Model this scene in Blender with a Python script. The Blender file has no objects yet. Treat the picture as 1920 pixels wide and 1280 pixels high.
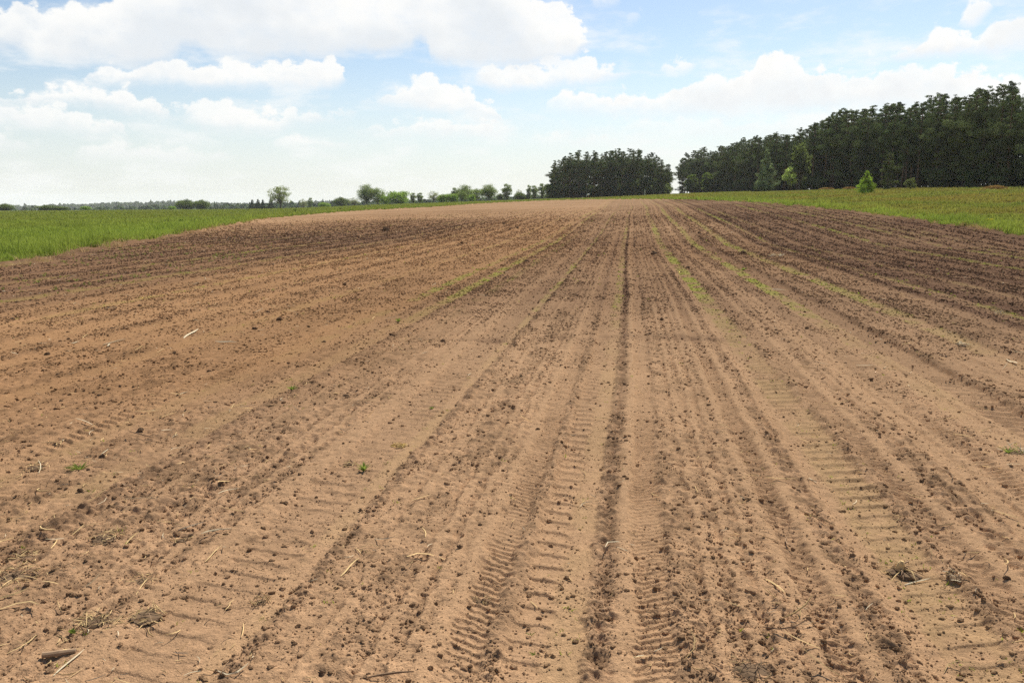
import bpy, bmesh, math, random
import numpy as np
from mathutils import Vector, Matrix

R = math.radians
scene = bpy.context.scene
COL = scene.collection
random.seed(7)
RNG = np.random.default_rng(11)

# ------------------------------------------------------------------ camera
CAM_H = 1.8
F_PX = 1536.0                       # focal length in pixels of the 1920 px wide photograph
PITCH = math.atan(259 / F_PX)       # downward tilt
YAW = R(8.22)                       # camera looks left of the tractor tracks, which run along +Y
cam_d = bpy.data.cameras.new('camera')
cam_d.sensor_width = 36.0
cam_d.lens = 36.0 * F_PX / 1920
cam_d.clip_start = 0.1
cam_d.clip_end = 20000
cam = bpy.data.objects.new('camera', cam_d)
COL.objects.link(cam)
cam.location = (0, 0, CAM_H)
cam.rotation_euler = (math.pi / 2 - PITCH, 0, YAW)
scene.camera = cam

# ------------------------------------------------------------------ light
SUN_EL = R(48)
SUN_AZ = R(26) - YAW                # clockwise from +Y
EXPOSURE = 0.92
SUN_STRENGTH = 5.0
SKY_STRENGTH = 0.063
sun_d = bpy.data.lights.new('sun', 'SUN')
sun_d.energy = SUN_STRENGTH
sun_d.angle = R(0.5)
sun_d.color = (1.0, 0.955, 0.87)
sun = bpy.data.objects.new('sun', sun_d)
COL.objects.link(sun)
sd = Vector((math.sin(SUN_AZ) * math.cos(SUN_EL), math.cos(SUN_AZ) * math.cos(SUN_EL), math.sin(SUN_EL)))
sun.rotation_euler = (-sd).to_track_quat('-Z', 'Y').to_euler()
scene.view_settings.view_transform = 'Standard'
scene.view_settings.look = 'None'
scene.view_settings.gamma = 1.0
scene.view_settings.use_curve_mapping = False
scene.view_settings.exposure = EXPOSURE
scene.cycles.max_bounces = 6
scene.cycles.diffuse_bounces = 3
scene.cycles.transmission_bounces = 4
scene.cycles.transparent_max_bounces = 4
scene.cycles.volume_bounces = 1
scene.cycles.use_denoising = False
scene.cycles.use_adaptive_sampling = False
scene.cycles.caustics_reflective = False
scene.cycles.caustics_refractive = False


def ray(px, py):
    """world direction seen at a pixel of the 1920x1280 photograph"""
    u = (px - 960) / F_PX
    v = (640 - py) / F_PX
    fw = math.cos(PITCH) + v * math.sin(PITCH)
    z = -math.sin(PITCH) + v * math.cos(PITCH)
    c, s = math.cos(YAW), math.sin(YAW)
    return (u * c - fw * s, u * s + fw * c, z)


# ------------------------------------------------------------------ sky
world = bpy.data.worlds.new('World')
scene.world = world
world.use_nodes = True
wt = world.node_tree
wt.nodes.clear()


class N:
    """tiny helper to write node maths"""
    def __init__(self, tree):
        self.t = tree

    def node(self, kind, **kw):
        n = self.t.nodes.new(kind)
        for k, v in kw.items():
            setattr(n, k, v)
        return n

    def put(self, sock, v):
        if isinstance(v, bpy.types.NodeSocket):
            self.t.links.new(v, sock)
        elif v is not None:
            sock.default_value = v

    def m(self, op, a, b=None, c=None, clamp=False):
        n = self.node('ShaderNodeMath', operation=op, use_clamp=clamp)
        self.put(n.inputs[0], a)
        self.put(n.inputs[1], b)
        self.put(n.inputs[2], c)
        return n.outputs[0]

    def smooth(self, x, lo, hi):
        n = self.node('ShaderNodeMapRange', interpolation_type='SMOOTHSTEP')
        self.put(n.inputs[0], x)
        self.put(n.inputs[1], lo)
        self.put(n.inputs[2], hi)
        return n.outputs[0]

    def vec(self, x, y, z=0.0):
        n = self.node('ShaderNodeCombineXYZ')
        self.put(n.inputs[0], x)
        self.put(n.inputs[1], y)
        self.put(n.inputs[2], z)
        return n.outputs[0]

    def noise(self, vec, scale, detail=4.0, rough=0.5, dims='3D'):
        n = self.node('ShaderNodeTexNoise', noise_dimensions=dims)
        self.put(n.inputs['Vector'], vec)
        self.put(n.inputs['Scale'], scale)
        self.put(n.inputs['Detail'], detail)
        self.put(n.inputs['Roughness'], rough)
        return n.outputs['Fac']

    def mix(self, f, a, b):
        n = self.node('ShaderNodeMix', data_type='RGBA')
        self.put(n.inputs[0], f)
        self.put(n.inputs[6], a)
        self.put(n.inputs[7], b)
        return n.outputs[2]


w = N(wt)
sky = w.node('ShaderNodeTexSky', sky_type='NISHITA', sun_disc=False, sun_elevation=SUN_EL,
             sun_rotation=SUN_AZ, altitude=100.0, air_density=1.0, dust_density=0.5, ozone_density=1.0)
tc = w.node('ShaderNodeTexCoord')
sep = w.node('ShaderNodeSeparateXYZ')
wt.links.new(tc.outputs['Generated'], sep.inputs[0])
sx, sy, sz = sep.outputs
az = w.m('ADD', w.m('ARCTAN2', sx, sy), YAW)                       # 0 along the camera axis
tel = w.m('DIVIDE', sz, w.m('SQRT', w.m('ADD', w.m('ADD', w.m('MULTIPLY', sx, sx), w.m('MULTIPLY', sy, sy)), 1e-5)))
nv = w.vec(az, w.m('MULTIPLY', tel, 1.35))
puff = w.m('SUBTRACT', w.noise(nv, 30.0, 7.0, 0.66, '2D'), 0.5)
puff2 = w.m('SUBTRACT', w.noise(nv, 9.0, 2.0, 0.5, '2D'), 0.5)
vor = w.node('ShaderNodeTexVoronoi', voronoi_dimensions='2D', feature='SMOOTH_F1')
w.put(vor.inputs['Vector'], nv)
w.put(vor.inputs['Scale'], 48.0)
w.put(vor.inputs['Smoothness'], 0.35)
bump = w.m('SUBTRACT', 0.42, vor.outputs['Distance'])
puff3 = w.m('SUBTRACT', w.noise(nv, 120.0, 5.0, 0.65, '2D'), 0.5)
warp = w.m('ADD', w.m('ADD', w.m('MULTIPLY', puff3, 0.009), w.m('MULTIPLY', puff, 0.026)), w.m('ADD', w.m('MULTIPLY', puff2, 0.012), w.m('MULTIPLY', bump, -0.017)))
vtop = w.m('ADD', tel, warp)
vbot = w.m('ADD', tel, w.m('MULTIPLY', puff, 0.016))
AZW, VW = 1.6, 0.40
tcoord = w.m('DIVIDE', w.m('ADD', w.m('ADD', az, AZW / 2), w.m('MULTIPLY', puff, 0.014)), AZW, clamp=True)
curve_in = w.vec(tcoord, tcoord, tcoord)


def sky_pt(px, py):
    d = ray(px, py)
    a = math.atan2(d[0], d[1]) + YAW
    return (a + AZW / 2) / AZW, d[2] / math.hypot(d[0], d[1]) / VW


def lay_curve(curve, pts):
    pts = sorted(pts)
    pts = [(min(max(x, 0), 1), min(max(y, 0), 1)) for x, y in pts]
    while len(curve.points) > 2:
        curve.points.remove(curve.points[1])
    curve.points[0].location = (0, pts[0][1])
    curve.points[1].location = (1, pts[-1][1])
    for x, y in pts:
        if 0.001 < x < 0.999:
            curve.points.new(x, y)
    for p in curve.points:
        p.handle_type = 'AUTO_CLAMPED'


def cloud_layer(top, bot, soft_top=0.006, soft_bot=0.018, opac=1.0, grey=0.8):
    x0, x1 = top[0][0], top[-1][0]
    t = [(x0 - 26, top[0][1] + 45)] + top + [(x1 + 26, top[-1][1] + 45)]
    b = [(x0 - 26, bot[0][1] - 25)] + bot + [(x1 + 26, bot[-1][1] - 25)]
    n = w.node('ShaderNodeRGBCurve')
    lay_curve(n.mapping.curves[0], [sky_pt(*p) for p in t])
    lay_curve(n.mapping.curves[1], [sky_pt(*p) for p in b])
    n.mapping.update()
    wt.links.new(curve_in, n.inputs['Color'])
    s = w.node('ShaderNodeSeparateColor')
    wt.links.new(n.outputs[0], s.inputs[0])
    vt = w.m('MULTIPLY', s.outputs[0], VW)
    vb = w.m('MULTIPLY', s.outputs[1], VW)
    dt = w.m('SUBTRACT', vt, vtop)
    db = w.m('SUBTRACT', vbot, vb)
    d = w.m('MULTIPLY', w.smooth(dt, -0.002, soft_top), w.smooth(db, -0.006, soft_bot))
    d = w.m('MULTIPLY', d, w.m('MULTIPLY_ADD', puff, 0.5, opac * 0.93), clamp=True)
    # sunlit tops, shaded bases: how deep below the cloud's own top we look
    depth = w.m('DIVIDE', dt, w.m('MAXIMUM', w.m('SUBTRACT', vt, vb), 0.012))
    g = w.m('MULTIPLY', w.smooth(w.m('ADD', depth, w.m('ADD', w.m('MULTIPLY', puff2, 1.5), w.m('MULTIPLY', puff, 0.5))), 0.15, 0.85), grey)
    g = w.m('ADD', g, w.m('MULTIPLY', w.smooth(puff, -0.02, 0.12), 0.12))
    return d, g


LAYERS = [
    # far, faint rows first
    ([(-300, 270), (0, 246), (40, 252), (75, 262)], [(-300, 300), (0, 285), (40, 282), (75, 276)], 0.012, 0.016, 0.85, 0.25),
    ([(140, 280), (175, 262), (230, 260), (300, 262), (350, 275), (440, 282)], [(140, 296), (175, 306), (300, 312), (440, 300)], 0.012, 0.018, 0.8, 0.25),
    ([(520, 262), (560, 252), (610, 256), (660, 268)], [(520, 276), (560, 284), (610, 284), (660, 276)], 0.010, 0.016, 0.8, 0.25),
    ([(990, 262), (1030, 248), (1110, 250), (1180, 262)], [(990, 268), (1040, 278), (1120, 280), (1180, 272)], 0.012, 0.018, 0.75, 0.25),
    ([(645, 248), (700, 238), (790, 226), (870, 226), (940, 232), (968, 242)], [(645, 250), (700, 258), (790, 262), (900, 262), (968, 250)], 0.007, 0.018, 0.85, 0.35),
    ([(1050, 235), (1200, 222), (1350, 215), (1500, 205), (1700, 190), (2000, 190)], [(1050, 250), (1200, 262), (1350, 268), (1500, 275), (1700, 290), (2000, 290)], 0.014, 0.03, 0.75, 0.35),
    # middle cumulus rows
    ([(-500, 190), (0, 202), (40, 196), (75, 194), (110, 200), (150, 212), (190, 218), (215, 222), (235, 238), (250, 255)],
     [(-500, 250), (0, 240), (80, 246), (160, 254), (215, 258), (250, 260)], 0.006, 0.018, 0.9, 0.35),
    ([(-400, 165), (0, 172), (48, 180), (62, 168), (100, 166), (150, 163), (175, 168), (205, 168), (235, 162), (258, 178), (285, 185), (300, 194), (325, 206), (345, 198)],
     [(-400, 200), (0, 200), (62, 196), (150, 198), (205, 206), (250, 220), (300, 224), (345, 216)], 0.006, 0.014, 0.95, 0.4),
    ([(340, 202), (370, 196), (400, 184), (420, 186), (440, 200), (455, 206), (475, 200), (500, 199), (530, 206), (565, 208), (610, 212), (662, 214)],
     [(340, 216), (370, 234), (400, 252), (450, 256), (520, 252), (545, 240), (600, 232), (662, 222)], 0.006, 0.018, 0.9, 0.4),
    ([(676, 188), (715, 180), (745, 166), (765, 152), (785, 139), (810, 136), (835, 150), (860, 162), (885, 168), (900, 186), (935, 200), (945, 220)],
     [(676, 194), (740, 202), (800, 210), (860, 220), (945, 232)], 0.006, 0.016, 0.95, 0.45),
    ([(1010, 200), (1035, 190), (1060, 172), (1085, 168), (1120, 178), (1160, 173), (1200, 172), (1240, 172), (1265, 160), (1300, 148), (1325, 140), (1370, 138),
      (1410, 132), (1420, 110), (1445, 95), (1475, 99), (1500, 118), (1545, 120), (1560, 138), (1600, 142), (1630, 130), (1680, 124), (1730, 124), (1770, 116), (1800, 124), (1850, 134), (1920, 146), (2300, 150)],
     [(1010, 206), (1100, 218), (1200, 226), (1300, 226), (1400, 224), (1550, 218), (1700, 222), (1920, 232), (2300, 240)], 0.006, 0.026, 1.0, 0.45),
    ([(1622, 110), (1660, 100), (1685, 88), (1720, 88), (1735, 72), (1752, 52), (1785, 50), (1815, 66), (1845, 52), (1870, 32), (1900, 22), (1930, 12), (2300, 0)],
     [(1622, 114), (1680, 114), (1740, 112), (1800, 108), (1860, 104), (1930, 98), (2300, 100)], 0.006, 0.014, 1.0, 0.4),
    ([(1796, 40), (1806, 14), (1820, -10), (1850, -12), (1862, 12)], [(1796, 44), (1825, 50), (1845, 34), (1862, 16)], 0.006, 0.012, 0.9, 0.2),
    ([(1236, 126), (1250, 114), (1275, 112), (1304, 116)], [(1236, 128), (1255, 140), (1280, 140), (1304, 124)], 0.006, 0.012, 0.9, 0.1),
    ([(1172, 40), (1182, 30), (1200, 28)], [(1172, 42), (1185, 46), (1200, 34)], 0.006, 0.012, 0.35, 0.1),
    ([(1110, -12), (1135, -14), (1160, -8)], [(1110, 6), (1135, 12), (1160, 6)], 0.006, 0.012, 0.7, 0.1),
    # the large near cloud deck
    ([(886, 140), (905, 128), (960, 122), (1040, 116), (1100, 104), (1120, 118), (1145, 122), (1180, 136)],
     [(886, 146), (910, 160), (960, 170), (1040, 162), (1100, 160), (1145, 152), (1180, 142)], 0.006, 0.012, 0.95, 0.35),
    ([(160, 150), (180, 132), (250, 122), (330, 108), (420, 114), (500, 116), (570, 114), (610, 110), (626, 106), (640, 130), (652, 138)],
     [(160, 154), (190, 160), (300, 160), (420, 166), (560, 166), (630, 162), (652, 146)], 0.006, 0.012, 1.0, 0.3),
    ([(-600, -10), (-100, 5), (0, 12), (35, 2), (65, 8), (80, 17), (110, 16), (125, 6), (150, 8), (170, 14), (195, 4), (215, -12), (300, -60), (860, -70), (960, -40),
      (1000, -16), (1040, -4), (1060, 12), (1078, 34), (1090, 58), (1108, 74)],
     [(-600, 130), (-100, 110), (0, 92), (40, 100), (70, 116), (150, 124), (230, 128), (300, 122), (325, 112), (345, 92), (375, 92), (395, 112), (500, 114), (600, 112), (660, 104), (720, 102), (770, 96), (786, 78),
      (798, 84), (808, 108), (840, 122), (900, 128), (1000, 126), (1060, 118), (1090, 100), (1108, 84)], 0.006, 0.014, 1.0, 0.75),
]
BLUE_GAIN = 1.0
sky_c = w.node('ShaderNodeVectorMath', operation='SCALE')
wt.links.new(sky.outputs[0], sky_c.inputs[0])
sky_c.inputs['Scale'].default_value = SKY_STRENGTH
# pale moisture veil low over the horizon
veil = w.smooth(tel, 0.20, -0.02)
cur = w.mix(w.m('MULTIPLY', veil, 0.72), sky_c.outputs[0], (0.425, 0.452, 0.470, 1))
WHITE = (0.545, 0.54, 0.525, 1)
GREY = (0.415, 0.44, 0.465, 1)
veil2 = w.smooth(tel, 0.12, 0.02)
# thin broken shreds between the cumulus rows
shred = w.noise(w.vec(az, w.m('MULTIPLY', tel, 3.2)), 9.0, 6.0, 0.62, '2D')
cur = w.mix(w.m('MULTIPLY', w.smooth(shred, 0.44, 0.74), w.m('MULTIPLY', w.smooth(tel, 0.30, 0.16), 0.62)), cur, (0.525, 0.53, 0.525, 1))
for top, bot, st, sb, op, gy in LAYERS:
    d, g = cloud_layer(top, bot, st, sb, op, gy)
    colr = w.mix(g, WHITE, GREY)
    cur = w.mix(d, cur, colr)
cur = w.mix(w.m('MULTIPLY', veil2, 0.22), cur, (0.435, 0.452, 0.448, 1))
bg = w.node('ShaderNodeBackground')
wt.links.new(cur, bg.inputs[0])
bg.inputs[1].default_value = 1.0
wo = w.node('ShaderNodeOutputWorld')
wt.links.new(bg.outputs[0], wo.inputs[0])
world.cycles.sampling_method = 'MANUAL'
world.cycles.sample_map_resolution = 512


# ------------------------------------------------------------------ helpers
def tag(o, label=None, cat=None, group=None, kind=None):
    if label:
        o['label'] = label
    if cat:
        o['category'] = cat
    if group:
        o['group'] = group
    if kind:
        o['kind'] = kind
    return o


def empty(name, loc, rz=0.0, sc=1.0):
    o = bpy.data.objects.new(name, None)
    o.empty_display_size = 0.3
    o.location = loc
    o.rotation_euler = (0, 0, rz)
    o.scale = (sc, sc, sc) if not isinstance(sc, tuple) else sc
    COL.objects.link(o)
    return o


def np_mesh(name, V, faces, mat=None, smooth=False, colors=None):
    """mesh from arrays; faces is a list of (n,k) index arrays"""
    me = bpy.data.meshes.new(name)
    V = np.asarray(V, dtype=np.float32)
    if not isinstance(faces, (list, tuple)):
        faces = [faces]
    faces = [np.asarray(f, dtype=np.int32) for f in faces if len(f)]
    me.vertices.add(len(V))
    me.vertices.foreach_set('co', V.ravel())
    li = np.concatenate([f.ravel() for f in faces])
    tot = np.concatenate([np.full(len(f), f.shape[1], dtype=np.int32) for f in faces])
    st = np.concatenate([[0], np.cumsum(tot)[:-1]]).astype(np.int32)
    me.loops.add(len(li))
    me.loops.foreach_set('vertex_index', li)
    me.polygons.add(len(tot))
    me.polygons.foreach_set('loop_start', st)
    me.polygons.foreach_set('loop_total', tot)
    me.update(calc_edges=True)
    me.polygons.foreach_set('use_smooth', np.full(len(tot), bool(smooth)))
    if colors is not None:
        a = me.color_attributes.new('tint', 'FLOAT_COLOR', 'POINT')
        c = np.ones((len(V), 4), dtype=np.float32)
        c[:, :3] = colors
        a.data.foreach_set('color', c.ravel())
    if mat:
        me.materials.append(mat)
    return me


def add(name, me, parent=None, loc=None, rot=None, sc=None):
    o = bpy.data.objects.new(name, me)
    COL.objects.link(o)
    if parent:
        o.parent = parent
    if loc is not None:
        o.location = loc
    if rot is not None:
        o.rotation_euler = rot
    if sc is not None:
        o.scale = (sc, sc, sc) if not isinstance(sc, tuple) else sc
    return o


def copy_tree(o):
    c = o.copy()
    COL.objects.link(c)
    for ch in o.children:
        d = ch.copy()
        COL.objects.link(d)
        d.parent = c
        for g in ch.children:
            e = g.copy()
            COL.objects.link(e)
            e.parent = d
    return c


def hash2(ix, iy, seed):
    h = (ix.astype(np.uint32) * np.uint32(374761393) + iy.astype(np.uint32) * np.uint32(668265263) + np.uint32((seed * 2654435761) & 0xFFFFFFFF))
    h = (h ^ (h >> np.uint32(13))) * np.uint32(1274126177)
    h = h ^ (h >> np.uint32(16))
    return (h & np.uint32(0xFFFFFF)).astype(np.float32) / np.float32(0xFFFFFF)


def vnoise(x, y, seed):
    fx, fy = np.floor(x), np.floor(y)
    ix, iy = fx.astype(np.int64), fy.astype(np.int64)
    tx = (x - fx).astype(np.float32)
    ty = (y - fy).astype(np.float32)
    tx = tx * tx * (3 - 2 * tx)
    ty = ty * ty * (3 - 2 * ty)
    a, b = hash2(ix, iy, seed), hash2(ix + 1, iy, seed)
    c, d = hash2(ix, iy + 1, seed), hash2(ix + 1, iy + 1, seed)
    return (a + (b - a) * tx) * (1 - ty) + (c + (d - c) * tx) * ty - 0.5


def fbm(x, y, wl, seed, octaves=3, gain=0.5):
    s = 0
    amp = 1.0
    for k in range(octaves):
        c, sn = math.cos(0.7 * k + 0.3), math.sin(0.7 * k + 0.3)
        s = s + amp * vnoise((x * c - y * sn) / wl + 17.3 * k, (x * sn + y * c) / wl - 9.1 * k, seed + k)
        wl *= 0.5
        amp *= gain
    return s


def sstep(x, a, b):
    t = np.clip((x - a) / (b - a), 0, 1)
    return t * t * (3 - 2 * t)


# ------------------------------------------------------------------ terrain
_px = np.array([-1800, -400, 0, 525, 700, 900, 1140, 1270, 1550, 1920, 2400, 4200], float)
_A = np.array([-1.5, -1.5, -1.5, -0.75, 1.5, 3.5, 6.1, 7.9, 10.3, 11.9, 12.4, 12.4], float)
_ang = np.arctan((_px - 960) / 1557)
_ga = np.linspace(-1.2, 1.2, 481)
_gA = np.interp(_ga, _ang, _A)
_k = np.ones(17) / 17
_gA = np.convolve(np.pad(_gA, 8, mode='edge'), _k, mode='valid')


def z0(x, y):
    """height of the land"""
    x = np.asarray(x, float)
    y = np.asarray(y, float)
    r = np.hypot(x, y)
    a = np.arctan2(x, y) + YAW
    a = np.clip((a + np.pi) % (2 * np.pi) - np.pi, -1.2, 1.2)
    A = np.interp(a, _ga, _gA)
    z = A * (1 - np.exp(-np.maximum(r - 38, 0) / 260))
    left = sstep(-a, -0.02, 0.22)
    z = z - 16 * left * sstep(r, 330, 1400)
    return z


def z0s(x, y):
    return float(z0(np.array([x]), np.array([y]))[0])


def polar(px, r):
    """world x, y at distance r in the direction of photo column px"""
    a = math.atan((px - 960) / 1557) - YAW
    return r * math.sin(a), r * math.cos(a)


def hit(px, py):
    """where the sight line of a photo pixel meets the land"""
    d = ray(px, py)
    n = math.hypot(d[0], d[1])
    sl = d[2] / n
    lo = 0.5
    r = 1.0
    while r < 600:
        x, y = d[0] / n * r, d[1] / n * r
        if CAM_H + sl * r <= z0s(x, y):
            break
        lo = r
        r *= 1.03
    hi = r
    for _ in range(24):
        m = (lo + hi) / 2
        x, y = d[0] / n * m, d[1] / n * m
        if CAM_H + sl * m <= z0s(x, y):
            hi = m
        else:
            lo = m
    return d[0] / n * hi, d[1] / n * hi


# ploughed field outline, world metres, left side (near to far), far end, right side (far to near)
LEFT_EDGE = [hit(*p) for p in ((-330, 548), (-160, 521), (0, 495), (120, 474), (250, 454), (380, 430), (500, 410), (600, 401), (697, 394), (816, 388), (900, 382))]
FAR_EDGE = [hit(*p) for p in ((1000, 377), (1060, 375.2), (1140, 374), (1200, 373.8), (1250, 374))]
RIGHT_EDGE = [hit(*p) for p in ((1300, 375), (1400, 379.5), (1500, 386.5), (1600, 397), (1700, 410), (1810, 425), (1920, 440), (2080, 465), (2300, 505))]
OUT = np.array([(-16.5, -12)] + LEFT_EDGE + FAR_EDGE + RIGHT_EDGE + [(18.5, -12)])


def inside(x, y, wob=True):
    """signed distance to the field outline, positive inside"""
    x = np.asarray(x, float)
    y = np.asarray(y, float)
    d2 = np.full(x.shape, 1e18)
    ins = np.zeros(x.shape, bool)
    n = len(OUT)
    for i in range(n):
        ax, ay = OUT[i]
        bx, by = OUT[(i + 1) % n]
        ex, ey = bx - ax, by - ay
        t = np.clip(((x - ax) * ex + (y - ay) * ey) / (ex * ex + ey * ey), 0, 1)
        d2 = np.minimum(d2, (x - ax - t * ex) ** 2 + (y - ay - t * ey) ** 2)
        if ay != by:
            c = ((ay > y) != (by > y)) & (x < (bx - ax) * (y - ay) / (by - ay) + ax)
            ins ^= c
    d = np.sqrt(d2) * np.where(ins, 1, -1)
    if wob:
        d = d + 0.9 * fbm(x, y, 2.4, 91, 3)
    return d


# ------------------------------------------------------------------ materials
def base_mat(name, build):
    m = bpy.data.materials.new(name)
    m.use_nodes = True
    t = m.node_tree
    t.nodes.clear()
    n = N(t)
    out = n.node('ShaderNodeOutputMaterial')
    build(n, out)
    return m


def tint(n):
    a = n.node('ShaderNodeAttribute', attribute_type='GEOMETRY', attribute_name='tint')
    return a.outputs['Color']


def scale_col(n, col, f):
    v = n.node('ShaderNodeVectorMath', operation='SCALE')
    n.put(v.inputs[0], col)
    n.put(v.inputs['Scale'], f)
    return v.outputs[0]


def soil_build(n, out):
    g = n.node('ShaderNodeNewGeometry')
    pos = g.outputs['Position']
    fine = n.m('ADD', n.m('MULTIPLY', n.noise(pos, 75.0, 3.0, 0.65), 0.5), n.m('MULTIPLY', n.noise(pos, 230.0, 2.0, 0.7), 0.5))
    mid = n.noise(pos, 16.0, 4.0, 0.6)
    f = n.m('ADD', n.m('MULTIPLY', fine, 1.9), n.m('MULTIPLY', mid, 0.6))
    f = n.m('MAXIMUM', n.m('ADD', f, -0.25), 0.15)
    col = scale_col(n, tint(n), f)
    b = n.node('ShaderNodeBsdfDiffuse')
    n.put(b.inputs['Color'], col)
    b.inputs['Roughness'].default_value = 0.6
    bmp = n.node('ShaderNodeBump')
    bmp.inputs['Strength'].default_value = 1.0
    bmp.inputs['Distance'].default_value = 0.008
    n.put(bmp.inputs['Height'], n.noise(pos, 130.0, 3.0, 0.7))
    n.t.links.new(bmp.outputs[0], b.inputs['Normal'])
    n.t.links.new(b.outputs[0], out.inputs['Surface'])


def leaf_build(trans, gain=1.0, rough=0.0):
    def f(n, out):
        col = scale_col(n, tint(n), gain)
        d = n.node('ShaderNodeBsdfDiffuse')
        n.put(d.inputs['Color'], col)
        tr = n.node('ShaderNodeBsdfTranslucent')
        n.put(tr.inputs['Color'], n.mix(0.35, col, (0.25, 0.30, 0.03, 1)) if gain > 0.99 else col)
        mx = n.node('ShaderNodeMixShader')
        mx.inputs[0].default_value = trans
        n.t.links.new(d.outputs[0], mx.inputs[1])
        n.t.links.new(tr.outputs[0], mx.inputs[2])
        n.t.links.new(mx.outputs[0], out.inputs['Surface'])
    return f


def sward_build(n, out):
    g = n.node('ShaderNodeNewGeometry')
    pos = g.outputs['Position']
    f = n.m('ADD', n.m('MULTIPLY', n.noise(pos, 3.0, 5.0, 0.7), 0.7), 0.62)
    b = n.node('ShaderNodeBsdfDiffuse')
    n.put(b.inputs['Color'], scale_col(n, tint(n), f))
    b.inputs['Roughness'].default_value = 0.8
    n.t.links.new(b.outputs[0], out.inputs['Surface'])


def plain_build(col, var=0.5, scale=8.0, rough=0.9, stretch=1.0):
    def f(n, out):
        tcn = n.node('ShaderNodeTexCoord')
        mp = n.node('ShaderNodeMapping')
        mp.inputs['Scale'].default_value = (1, 1, stretch)
        n.t.links.new(tcn.outputs['Object'], mp.inputs['Vector'])
        k = n.m('ADD', n.m('MULTIPLY', n.noise(mp.outputs[0], scale, 4.0, 0.65), var * 2), 1 - var)
        b = n.node('ShaderNodeBsdfPrincipled')
        n.put(b.inputs['Base Color'], scale_col(n, col, k))
        b.inputs['Roughness'].default_value = rough
        b.inputs['Specular IOR Level'].default_value = 0.15
        n.t.links.new(b.outputs[0], out.inputs['Surface'])
    return f


M_SOIL = base_mat('ploughed_soil', soil_build)
M_SWARD = base_mat('meadow_sward', sward_build)
M_GRASS = base_mat('grass_blades', leaf_build(0.35))
M_NEEDLE = base_mat('pine_needles', leaf_build(0.16, 0.98))
M_LEAF = base_mat('tree_leaves', leaf_build(0.45, 1.35))
M_BARK = base_mat('bark', plain_build((0.085, 0.068, 0.052), 0.6, 5.0, 0.95, 0.3))
M_PBARK = base_mat('pine_bark', plain_build((0.13, 0.075, 0.05), 0.6, 4.0, 0.95, 0.3))
M_CLOD = base_mat('earth_clod', soil_build)
M_STRAW = base_mat('dry_straw', leaf_build(0.15, 0.97))
M_CONC = base_mat('pale_concrete', plain_build((0.42, 0.42, 0.40), 0.3, 6.0, 0.9))

# ------------------------------------------------------------------ field strips, as functions of X
XS = np.arange(-70, 50, 0.005)
ROUGH = np.full(XS.shape, 0.75)      # cloddiness
HGT = np.zeros(XS.shape)             # relief of the strip
LITE = np.zeros(XS.shape)            # compacted dry crust (paler) / moist loosened (darker)
GREEN = np.zeros(XS.shape)           # seedling cover
LUGS = []                            # x0, x1, period, depth, slant


def strip(a, b, rough=None, h=0.0, lite=0.0, green=0.0, edge=0.03):
    k = sstep(XS, a - edge, a + edge) * (1 - sstep(XS, b - edge, b + edge))
    if rough is not None:
        ROUGH[:] = ROUGH * (1 - k) + rough * k
    HGT[:] += h * k
    LITE[:] += lite * k
    GREEN[:] = np.maximum(GREEN, green * k)


# the tracks in the middle of the picture
strip(-1.15, -0.78, 0.7)
strip(-0.80, -0.72, 0.15, 0.012, 0.35)
strip(-0.72, -0.55, 0.35, -0.022, -0.1); LUGS.append((-0.71, -0.55, 0.055, 0.011, 0.5))
strip(-0.55, -0.47, 0.9, 0.015, -0.15)
strip(-0.47, -0.30, 0.2, -0.03, 0.05); LUGS.append((-0.47, -0.30, 0.15, 0.011, 0.15))
strip(-0.31, -0.15, 0.10, -0.025, 0.25, 0.5)
strip(-0.15, -0.04, 1.0, 0.004, -0.3, 0, 0.04)
strip(-0.12, -0.07, 1.2, -0.025, -0.6, 0, 0.03)
strip(-0.03, 0.05, 0.12, 0.02, 0.45)
strip(0.05, 0.21, 0.25, -0.018, 0.1); LUGS.append((0.05, 0.21, 0.05, 0.011, -0.5))
strip(0.21, 0.25, 1.0, 0.012, -0.3)
strip(0.25, 0.63, 0.62, 0.0, 0.1)
strip(0.63, 0.73, 0.8, 0.005, -0.1)
strip(0.72, 0.80, 0.15, 0.02, 0.35)
strip(0.80, 0.93, 0.55, -0.03, -0.35); LUGS.append((0.80, 0.93, 0.06, 0.011, 0.35))
strip(0.93, 1.02, 0.15, 0.018, 0.35)
strip(1.02, 1.17, 0.85, 0.006, -0.12)
strip(1.17, 1.27, 0.12, -0.015, 0.3)
strip(1.27, 1.56, 0.2, -0.025, 0.1, 0.9); LUGS.append((1.30, 1.56, 0.16, 0.015, -0.25))
strip(1.56, 1.66, 0.75, 0.008, -0.1)
strip(1.66, 1.80, 0.5, -0.02, -0.3); LUGS.append((1.66, 1.80, 0.07, 0.012, 0.4))
strip(1.80, 1.90, 0.15, 0.018, 0.4)
strip(1.90, 2.15, 0.85, 0.0, -0.05)
strip(2.15, 2.40, 0.15, -0.02, 0.4)
strip(2.40, 2.55, 0.5, -0.015, -0.25); LUGS.append((2.40, 2.55, 0.07, 0.014, -0.4))
strip(2.75, 3.05, 0.15, -0.02, 0.25, 0.8)
strip(3.05, 3.40, 0.3, -0.045, -0.25); LUGS.append((3.06, 3.40, 0.17, 0.02, 0.3))
strip(3.40, 3.52, 1.3, 0.03, -0.55)
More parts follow.
